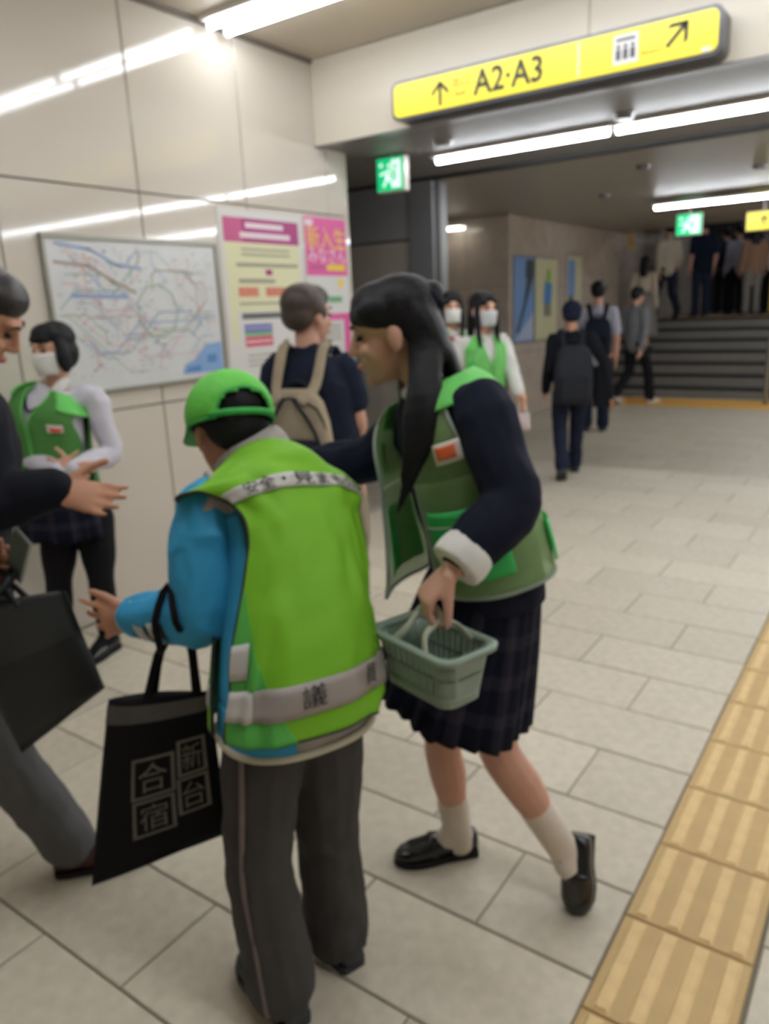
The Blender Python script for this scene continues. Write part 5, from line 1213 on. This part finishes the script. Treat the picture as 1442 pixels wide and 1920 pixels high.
# ============================================================ PEOPLE FURTHER BACK
def std_torso(F, a=0.15, b=0.10, drop=0.02, top=.93):
    J, k = F.J, F.k; p0, p1, p2, p3 = J['pel'], J['waist'], J['chest'], J['neck']
    return Torso([(p0 - (p1-p0)*drop, a*1.02*k, b*1.08*k), (mixv(p0, p1, .5), a*.98*k, b*1.02*k), (p1, a*.93*k, b*.98*k), (mixv(p1, p2, .5), a*.97*k, b*k), (p2, a*1.02*k, b*k), (mixv(p2, p3, .5), a*.92*k, b*.80*k), (mixv(p2, p3, top), .060*k, .055*k)], F.r)
def std_vest(F, T, m_body, m_top, v0=0.10, badge=True, pockets=True, off=0.016, m_pk=None):
    m_pk = m_pk or m_vgreen
    vb, gb = T.patch('vest', m_body, F.root, lambda q: -0.46 + 0.06*math.exp(-((q-.7)/.2)**2), lambda q: 0.46 - 0.06*math.exp(-((q-.7)/.2)**2), v0, 0.95, off, 0.003, 20, 20)
    for s in (-1, 1):
        a = (lambda q, s=s: s*(0.992 - 0.36*max(0, q-.62)**1.1)); b_ = (lambda q, s=s: s*(0.50 + 0.10*math.exp(-((q-.72)/.2)**2)))
        o, g = T.patch('vest_front', m_body, vb, a, b_, v0, 0.95, off, 0.003, 14, 20)
        edge_tube('binding', [r[0] for r in g], 0.005, m_yoke, o)
        T.patch('shoulder_yoke', m_top, vb, s*0.16, s*0.80, 0.775, 0.965, off + 0.008, 0.003, 16, 10)
        if pockets: T.patch('pocket', m_pk, o, s*0.90, s*0.60, v0 + 0.03, v0 + 0.20, off + 0.008, 0.002, 10, 8)
    if pockets: T.patch('pen_pocket', m_pk, vb, 0.70, 0.78, 0.52, 0.66, off + 0.006, 0.002, 5, 6)
    if badge:
        o, g = T.patch('name_badge', m_bad, vb, -0.84, -0.70, 0.555, 0.625, off + 0.008, 0.002, 6, 5)
        T.patch('badge_print', mat('badge_red', (224, 84, 60), 0.5), o, -0.815, -0.715, 0.565, 0.60, off + 0.012, 0.001, 5, 4)
    return vb
m_shirt = cloth('shirt_white', (214, 212, 224), 0.8); m_tight = cloth('tights_black', (18, 18, 24), 0.7, bump=0.1)
m_dgreen = mat('vest_dark_mesh', (78, 140, 66), 0.75, noise=0.10, nscale=60, bump=0.3, bscale=120)
# ---- masked student standing by the map
D = Fig('person', 'masked girl with a black bob, white shirt and green vest standing before the map', (-3.183, 1.915, 0.000), (-FWD*0.93 - RT*0.36), 1.585, 'light', 0.008)
J = D.J
J['head'] = V((-3.128, 1.952, 1.446)); J['neck'] = V((-3.148, 1.961, 1.289))
D.hf = (-FWD*0.88 - RT*0.46 - UP*0.10).normalized()
J['shR'] = V((-3.222, 1.885, 1.238)); J['elR'] = V((-3.294, 1.834, 0.979)); J['wrR'] = V((-2.975, 1.802, 0.940)); J['shL'] = V((-3.023, 2.050, 1.230)); J['elL'] = V((-2.967, 2.065, 0.973)); J['wrL'] = V((-2.934, 1.844, 0.950))
J['knR'] = V((-3.212, 1.855, 0.380)); J['anR'] = V((-3.260, 1.858, 0.079)); J['knL'] = V((-3.048, 1.971, 0.384)); J['anL'] = V((-3.080, 1.985, 0.080))
J['hipR'] = V((-3.203, 1.898, 0.645)); J['hipL'] = V((-3.087, 2.005, 0.638)); J['toeR'] = J['anR'] + D.f*0.13 - UP*0.05; J['toeL'] = J['anL'] + D.f*0.13 - UP*0.05
D.hands['L'] = dict(d=-RT*0.95 + UP*0.1, n=FWD, side=-1, curl=0.4); D.hands['R'] = dict(d=RT*0.95, n=FWD, side=1, curl=0.4)
D.body(); add_face(D.root, J['head'], D.M(), D.k); D.hair('bob'); D.mask()
TD = std_torso(D, 0.172, 0.112, 0.05)
D.shirt('shirt', m_shirt, sleeve=0.97, torso=TD, rad=(0.060, 0.056, 0.050, 0.042))
for sx in (-1, 1):
    N = J['neck']
    bm = bmesh.new(); add_limb(bm, [N + D.r*0.050*sx - D.f*0.02 + UP*0.02, N + D.r*0.054*sx + D.f*0.045 - UP*0.005, N + D.r*0.030*sx + D.f*0.085 - UP*0.055], [(0.022, 0.006), (0.028, 0.006), (0.012, 0.005)], n=8, ref=UP); bm_obj('shirt_collar', bm, m_cuff, D.root, True)
std_vest(D, TD, m_dgreen, m_yoke, v0=0.02, off=0.020)
edge_tube('sweater_trim', [TD.at(s, v, 0.012) for s, v in ((-0.80, 0.93), (-0.88, 0.85), (-0.95, 0.76), (1.0, 0.70), (0.95, 0.76), (0.88, 0.85), (0.80, 0.93))], 0.006, m_navy, D.root)
skirt('skirt', m_plaid, D.root, J['waist'] - UP*0.02, J['pel'] - UP*0.235, D.r, .145, .125, .20, .18, pleats=20, depth=0.012)
bm = bmesh.new()
for e in 'LR': add_limb(bm, [J['hip'+e] + UP*0.03, mixv(J['hip'+e], J['kn'+e], .5), J['kn'+e], mixv(J['kn'+e], J['an'+e], .35), mixv(J['kn'+e], J['an'+e], .75), J['an'+e] - UP*0.01], [0.092, 0.082, 0.060, 0.060, 0.046, 0.042]); add_limb(bm, [J['an'+e], J['an'+e] + D.f*0.06 - UP*0.03, J['toe'+e]], [0.040, 0.038, 0.030])
fuse('tights', bm, m_tight, D.root, 0.008, 3)
for e in 'LR': shoe(D.root, V((J['an'+e].x, J['an'+e].y, 0)) - D.f*0.055, D.f, UP, 0.24, m_loaf, m_sole, 0.043, 0.06)
# ---- person with the beige backpack
E_ = Fig('person', 'person in navy t-shirt facing the posters with a beige backpack', (-2.593, 2.965, 0.000), (FWD*0.92 + RT*0.38), 1.69, 'rosy', 0.008)
E_g = V((-1.985, 2.393, 1.315)); E_.loc = V((E_g.x, E_g.y, 0)); E_.root.location = E_.loc
E_.__init__('person', 'x', E_.loc, (FWD*0.92 + RT*0.38), 1.69, 'rosy', 0.008) if False else None
sh_ = E_.loc - V((-2.593, 2.965, 0.000)); sh_.z = 0
for k in E_.J: E_.J[k] = E_.J[k] + sh_
J = E_.J
J['head'] = V((-2.024, 2.390, 1.542)); J['neck'] = V((-2.018, 2.369, 1.412)); E_.hf = (FWD*0.70 + RT*0.70 - UP*0.05).normalized()
J['shL'] = V((-2.134, 2.312, 1.342)); J['elL'] = V((-2.210, 2.295, 1.100)); J['wrL'] = V((-2.285, 2.426, 0.959)); J['shR'] = V((-1.905, 2.450, 1.332)); J['elR'] = V((-1.854, 2.461, 1.116)); J['wrR'] = V((-1.998, 2.629, 0.991))
J['chest'] = V((-2.019, 2.369, 1.241)); 
E_.body(); add_face(E_.root, J['head'], E_.M(), E_.k); E_.hair('short', m_hairb)
m_tee = cloth('tee_navy', (30, 36, 54), 0.85); m_beige = cloth('backpack_beige', (168, 154, 132), 0.85); m_bkd = cloth('backpack_navy', (34, 38, 50), 0.7)
E_.shirt('t_shirt', m_tee, sleeve=0.32, rad=(0.068, 0.068, 0.06, 0.05), a=0.17, b=0.115)
E_.trousers('trousers', cloth('trousers_beige', (150, 138, 120), 0.85)); E_.shoes(m_shoe_d)
bm = bmesh.new(); add_ball(bm, E_.head_pt(-0.055, -0.062, 0.055), (0.020, 0.014, 0.034), E_.M()); bm_obj('hair_clip', bm, mat('clip_orange', (206, 140, 60), 0.4), E_.root, True)
def backpack(F, label, m, m2, w=0.15, h=0.40, d=0.13, top=0.06, drop=0.0, tilt=0.0, name='backpack'):
    J, k = F.J, F.k; up = (J['neck'] - J['pel']).normalized(); f = F.f; r = F.r; f = (f - up*f.dot(up)).normalized()
    c = mixv(J['chest'], J['neck'], .6) - up*(h/2 + top)*1.0 - f*(0.105*k + d/2) - up*drop
    root = empty(name, c - up*h/2); tag(root, label, 'backpack')
    M = Matrix((r, f, up)).transposed(); bm = bmesh.new()
    pr = [(-.5, .80, .80), (-.46, .94, .94), (-.2, 1.0, 1.0), (.15, .97, .92), (.36, .86, .78), (.46, .68, .62), (.5, .40, .40)]
    rs = []
    for z, sx, sy in pr:
        ring = []
        for i in range(20):
            a = 2*math.pi*i/20; cx, cy = math.cos(a), math.sin(a); ring.append(bm.verts.new(c + M @ V((w*sx*math.copysign(abs(cx)**.6, cx), d/2*sy*math.copysign(abs(cy)**.6, cy), h*z))))
        rs.append(ring)
    for a, b in zip(rs[:-1], rs[1:]):
        for i in range(20): bm.faces.new((a[i], a[(i+1) % 20], b[(i+1) % 20], b[i]))
    bm.faces.new(rs[0][::-1]); bm.faces.new(rs[-1]); bm_obj('bag_body', bm, m, root, True)
    bm = bmesh.new(); add_box(bm, (-w*.72, -d/2 - 0.022, -h*.44), (w*.72, -d/2 + 0.012, -h*.02), 0.012)
    for v in bm.verts: v.co = c + M @ v.co
    bm_obj('front_pocket', bm, m2, root)
    edge_tube('zip', [c + M @ V((w*x, -d/2*y - 0.004, h*z)) for x, y, z in ((-.93, .3, .05), (-.8, .62, .30), (0, .70, .42), (.8, .62, .30), (.93, .3, .05))], 0.004, m2, root)
    for s in (-1, 1):
        bm = bmesh.new(); S0 = J['sh'+('L' if s < 0 else 'R')]
        p0 = c + M @ V((s*w*.45, d/2 - 0.01, h*.42)); p1 = mixv(J['neck'], S0, .62) + up*0.055*k; p2 = mixv(J['neck'], S0, .66) + f*0.10*k - up*0.05; p3 = mixv(J['chest'], S0, .62) + f*0.135*k - up*0.12; p4 = mixv(J['chest'], J['waist'], .7) + r*s*0.15*k - f*0.02; p5 = c + M @ V((s*w*.8, d/2 - 0.01, -h*.38))
        add_limb(bm, [p0, p1, p2, p3, p4, p5], [(0.008, 0.026)]*4 + [(0.006, 0.014)]*2, n=8, ref=f, sub=4); bm_obj('strap', bm, m2, root, True)
    tube_obj('grab_handle', [c + M @ V((-.04, d/2 - .02, h*.47)), c + M @ V((-.03, d/2 - .02, h*.56)), c + M @ V((.03, d/2 - .02, h*.56)), c + M @ V((.04, d/2 - .02, h*.47))], 0.007, m2, root)
    return root, c, M
bp, bc, BM = backpack(E_, 'beige and navy drawstring backpack with a red tag worn on a navy t-shirt', m_beige, m_bkd, w=0.135, h=0.36, d=0.10, top=0.07)
# broad beige straps running over the shoulders, red tag
for s in (-1, 1):
    S0 = J['sh'+('L' if s < 0 else 'R')]; up = UP
    bm = bmesh.new(); add_limb(bm, [bc + BM @ V((s*0.05, -0.045, 0.14)), bc + BM @ V((s*0.085, 0.02, 0.19)), mixv(J['neck'], S0, .60) + UP*0.052 - E_.f*0.055, mixv(J['neck'], S0, .62) + UP*0.066], [(0.008, 0.024)]*4, n=8, ref=-E_.f, sub=4); bm_obj('shoulder_strap', bm, m_beige, bp, True)
    tube_obj('drawcord', [bc + BM @ V((s*0.02, -0.055, 0.15)), bc + BM @ V((s*0.10, -0.062, 0.02)), bc + BM @ V((s*0.12, -0.05, -0.16))], 0.007, m_bkd, bp)
bm = bmesh.new(); add_box(bm, (-0.020, -0.006, -0.075), (0.020, 0.0, 0.075), 0.003); tq = Matrix.Rotation(math.radians(-32), 3, 'Y')
tc_ = V((-1.909, 2.153, 1.112))
tc_ = bc + BM @ V((-0.055, -0.085, -0.10))
for v in bm.verts: v.co = tc_ + BM @ (tq.inverted() @ v.co)
bm_obj('red_tag', bm, mat('tag_red', (206, 60, 62), 0.5), bp)
# ---- two masked volunteers beyond
m_wsleeve = cloth('sleeve_white', (214, 214, 210), 0.8); m_lgreen = meshfab('vest_light_green', (120, 208, 110), 0.85)
def volunteer(px, py, hdv, label, hf, mk, red=False, h=1.6, arms=None):
    g = V((px, py, 0)); F = Fig('person', label, g, (-FWD*0.8 + RT*0.35), h, 'light', 0.011); F.hf = V(hf).normalized()
    F.J['wrL'] = F.L(0.03, 0.20, 0.98); F.J['wrR'] = F.L(0.10, 0.20, 0.97)
    if arms: F.J.update({k_: V(v_) for k_, v_ in arms.items()})
    F.body(); add_face(F.root, F.J['head'], F.M(), F.k); F.hair('long'); F.mask(mk)
    T = std_torso(F, 0.15, 0.105, 0.05); F.shirt('shirt', m_wsleeve, sleeve=0.97, torso=T, vox=0.011, rad=(0.058, 0.054, 0.048, 0.042)); std_vest(F, T, m_lgreen, m_yoke, v0=0.02, badge=False)
    skirt('skirt', m_plaid, F.root, F.J['waist'], F.J['pel'] - UP*0.27, F.r, .165, .13, .20, .18, pleats=18, depth=0.012)
    F.shoes(m_loaf)
    for sx in (-1, 1):
        N = F.J['neck']; bm = bmesh.new(); add_limb(bm, [N + F.r*0.05*sx + UP*0.015, N + F.r*0.05*sx + F.f*0.05 - UP*0.01, N + F.r*0.02*sx + F.f*0.08 - UP*0.05], [(0.02, 0.006), (0.026, 0.006), (0.010, 0.005)], n=8, ref=UP); bm_obj('shirt_collar', bm, m_cuff, F.root, True)
    if red:
        bm = bmesh.new()
        for sx in (-1, 1): add_limb(bm, [F.J['neck'] + F.f*0.088 - UP*0.07, F.J['neck'] + F.f*0.09 - UP*0.07 + F.r*sx*0.045], [0.010, 0.020], n=10, sub=1)
        bm_obj('ribbon_tie', bm, mat('ribbon_red', (176, 40, 50), 0.6), F.root, True)
    return F
gF = V((-2.951, 5.140, 0.645)); gG = V((-2.426, 4.654, 0.743))
F1 = volunteer(gF.x, gF.y, 5.5, 'masked volunteer with a red ribbon tie half hidden behind the long hair', (-FWD*0.9 + RT*0.1), m_mask, True, 1.67)
F2 = volunteer(gG.x, gG.y, 5.2, 'masked volunteer with long hair, pale sleeves and light green vest beside the shutter', (-FWD*0.85 + RT*0.45), mat('mask_grey', (206, 210, 214), 0.8), False, 1.65, dict(elL=(-2.269, 4.765, 1.143), wrL=(-2.178, 4.707, 0.972)))
F2.J  # noqa
wb, S3 = cloth_bag('paper_bag', 'small white bag hanging from the hand of the masked volunteer with long hair', ((-2.184, 4.654, 0.846), (-2.094, 4.693, 0.841), (-2.093, 4.694, 0.733), (-2.184, 4.654, 0.734)), 0.05, mat('bag_white', (214, 200, 204), 0.6), bulge=0.006, nu=8, nv=8)
tube_obj('handle', [S3(0.25, 0.02), V((-2.165, 4.679, 0.908)), V((-2.136, 4.700, 0.906)), S3(0.75, 0.02)], 0.006, MATS['bag_white'], wb)

# ============================================================ PASSERS-BY AND THE CROWD ON THE STAIRS
m_blk = cloth('cloth_black', (22, 24, 30), 0.85); m_nvp = cloth('cloth_navy', (32, 38, 58), 0.85); m_gry = cloth('cardigan_grey', (118, 120, 126), 0.9)
m_bge = cloth('sweater_beige', (196, 186, 168), 0.9); m_tan = cloth('coat_tan', (150, 118, 96), 0.9); m_grk = cloth('skirt_grey', (128, 124, 120), 0.9); m_lav = cloth('shirt_lavender', (176, 176, 192), 0.85)
m_wsh = mat('shoe_white', (206, 204, 196), 0.5); m_dpk = cloth('backpack_dark', (44, 46, 52), 0.7); m_dpk2 = cloth('backpack_dark_pocket', (36, 38, 44), 0.7)
def walk(F, st=0.16, swing=0.12, lead='L'):
    """mid-stride legs and swinging arms in the facing direction"""
    J, f, h = F.J, F.f, F.h; o = 'R' if lead == 'L' else 'L'
    J['kn'+lead] += f*0.10*h + UP*0.01; J['an'+lead] += f*st*h; J['toe'+lead] += f*st*h
    J['kn'+o] += -f*0.01*h; J['an'+o] += -f*st*0.9*h + UP*0.045*h; J['toe'+o] += -f*st*0.72*h + UP*0.005
    J['wr'+o] += f*swing*h*.6 + UP*0.02; J['wr'+lead] -= f*swing*h*.8
def passer(label, loc, face, h, top, bot, hairst='short', skin='rosy', vox=0.014, sleeve=1.0, walkl=None, shoes=None, hm=None, wide=1.0, skirtm=None, group=None, arms=None):
    F = Fig('person', label, loc, face, h, skin, vox, group)
    if walkl: walk(F, lead=walkl)
    if arms: F.J.update({k_: V(v_) for k_, v_ in arms.items()})
    F.body(smooth=3)
    if hairst: F.hair(hairst, hm or m_hair, vox=0.010)
    add_face(F.root, F.J['head'], F.M(), F.k, brows=False)
    F.shirt('top', top, sleeve=sleeve, rad=(0.064*wide, 0.060*wide, 0.052*wide, 0.044*wide), a=0.16*wide, b=0.112*wide, bot=-0.3)
    if skirtm is None: F.trousers('trousers', bot)
    else:
        skirt('skirt', skirtm, F.root, F.J['waist'], V((F.loc.x, F.loc.y, F.loc.z + 0.24)), F.r, .165, .13, .25, .23, pleats=16, depth=0.012)
    for e in 'LR':
        an, to = F.J['an'+e], F.J['toe'+e]; d = to - an; lift = max(0.0, an.z - F.loc.z - 0.045*F.h - 0.01)
        if lift > 0.02:
            d2 = (F.f*0.8 - UP*0.6).normalized(); shoe(F.root, an - d2*0.04 - F.f*0.04 + UP*-0.05, d2, (UP*0.8 + F.f*0.6), 0.25, shoes or m_shoe_d, shoes or m_shoe_d, 0.045, 0.06)
        else:
            d = V((d.x, d.y, 0)).normalized(); shoe(F.root, V((an.x, an.y, F.loc.z)) - d*0.055, d, UP, 0.26, shoes or m_shoe_d, shoes or m_shoe_d, 0.046, 0.065)
    return F
# walker with the knit cap
Hh = passer('person in dark clothes and navy knit cap walking towards the stairs', (-2.531, 6.540, 0.000), (FWD*0.80 + RT*0.10), 1.56, m_blk, m_nvp, None, 'tan', 0.011, walkl='R', arms=dict(elR=(-2.260, 6.609, 1.047), wrR=(-2.211, 6.668, 0.725)))
bm = bmesh.new(); M = Hh.M(); c = Hh.J['head']; k = Hh.k
add_ball(bm, c + M @ V((0, -0.016, 0.042)), (0.088, 0.104, 0.086), M); add_ball(bm, c + M @ V((0, -0.030, 0.0)), (0.084, 0.086, 0.060), M); fuse('knit_cap', bm, m_nvp, Hh.root, 0.008, 3)
b1, _, _ = backpack(Hh, 'dark grey backpack worn by the walker in a knit cap', m_dpk, m_dpk2, w=0.17, h=0.50, d=0.17, top=0.04)
db2, S4 = cloth_bag('shoulder_bag', 'black bag hanging from the right arm of the walker in a knit cap', ((-2.341, 6.576, 0.985), (-2.196, 6.679, 0.996), (-2.193, 6.681, 0.639), (-2.333, 6.582, 0.637)), 0.08, m_blk, bulge=0.01, nu=8, nv=8)
tube_obj('handle', [S4(0.25, 0.02), V((-2.293, 6.586, 1.145)), V((-2.239, 6.624, 1.142)), S4(0.75, 0.02)], 0.01, m_blk, db2)
# student in white shirt behind
I_ = passer('student with white short sleeves and dark vest behind the walker', ((-3.212, 9.121, 0.047)[0], (-3.212, 9.121, 0.047)[1]), (FWD*0.9 + RT*0.2), 1.79, m_lav, m_nvp, 'short', 'rosy', 0.014, sleeve=0.5)
b2, _, _ = backpack(I_, 'navy backpack on the student in the white shirt', m_nvp, m_blk, w=0.16, h=0.42, d=0.14, top=0.05)
# man in grey cardigan stepping right
J_ = passer('person in grey cardigan and black trousers with white shoes stepping right', ((-3.544, 11.755, 0.000)[0], (-3.544, 11.755, 0.000)[1]), (RT*0.85 + FWD*0.45), 1.74, m_gry, m_blk, 'short', 'rosy', 0.016, walkl='R', shoes=m_wsh)
# people on and above the stairs
Z = lambda i: 0.17*i
K_ = passer('woman with long black hair, beige top and long grey skirt on the stairs', (-4.06, 13.86, Z(4)), (FWD*0.6 + RT*0.5), 1.60, m_bge, m_grk, 'long', 'light', 0.016, skirtm=m_grk)
L_p = passer('person in beige sweater and navy trousers on the upper steps', (-3.93, 14.80, Z(7)), (FWD*0.9 - RT*0.1), 1.68, m_bge, m_nvp, 'short', 'rosy', 0.016, walkl='L')
M_p = passer('person all in navy with bare arms standing on the landing edge', (-3.42, 15.2, 1.196), (FWD), 1.72, cloth('tee_dark_navy', (22, 30, 48), 0.9), m_nvp, 'short', 'rosy', 0.018, sleeve=0.5, wide=1.15)
for lb, x, y, fc, h, tp, bt, hs in (('person in pale lavender shirt climbing beyond the landing, dark trousers', -3.05, 16.4, FWD, 1.66, m_lav, m_blk, 'short'),
        ('person in black on the landing behind the green exit sign', -2.75, 17.4, FWD, 1.74, m_blk, m_blk, 'short'),
        ('person in tan coat and grey skirt on the landing', -2.62, 15.5, (FWD*0.9 + RT*0.2), 1.58, m_tan, m_grk, 'long'),
        ('person in grey shirt just behind the tan coat', -2.42, 16.3, FWD, 1.70, m_gry, m_blk, 'short'),
        ('dark clothed person at the right edge of the landing', -2.02, 15.9, FWD, 1.62, m_blk, m_blk, 'long'),
        ('tall dark clothed person at the back of the landing', -3.6, 18.0, FWD, 1.75, m_nvp, m_blk, 'short')):
    passer(lb, (x, y, 1.19), fc, h, tp, bt, hs, 'rosy', 0.02)
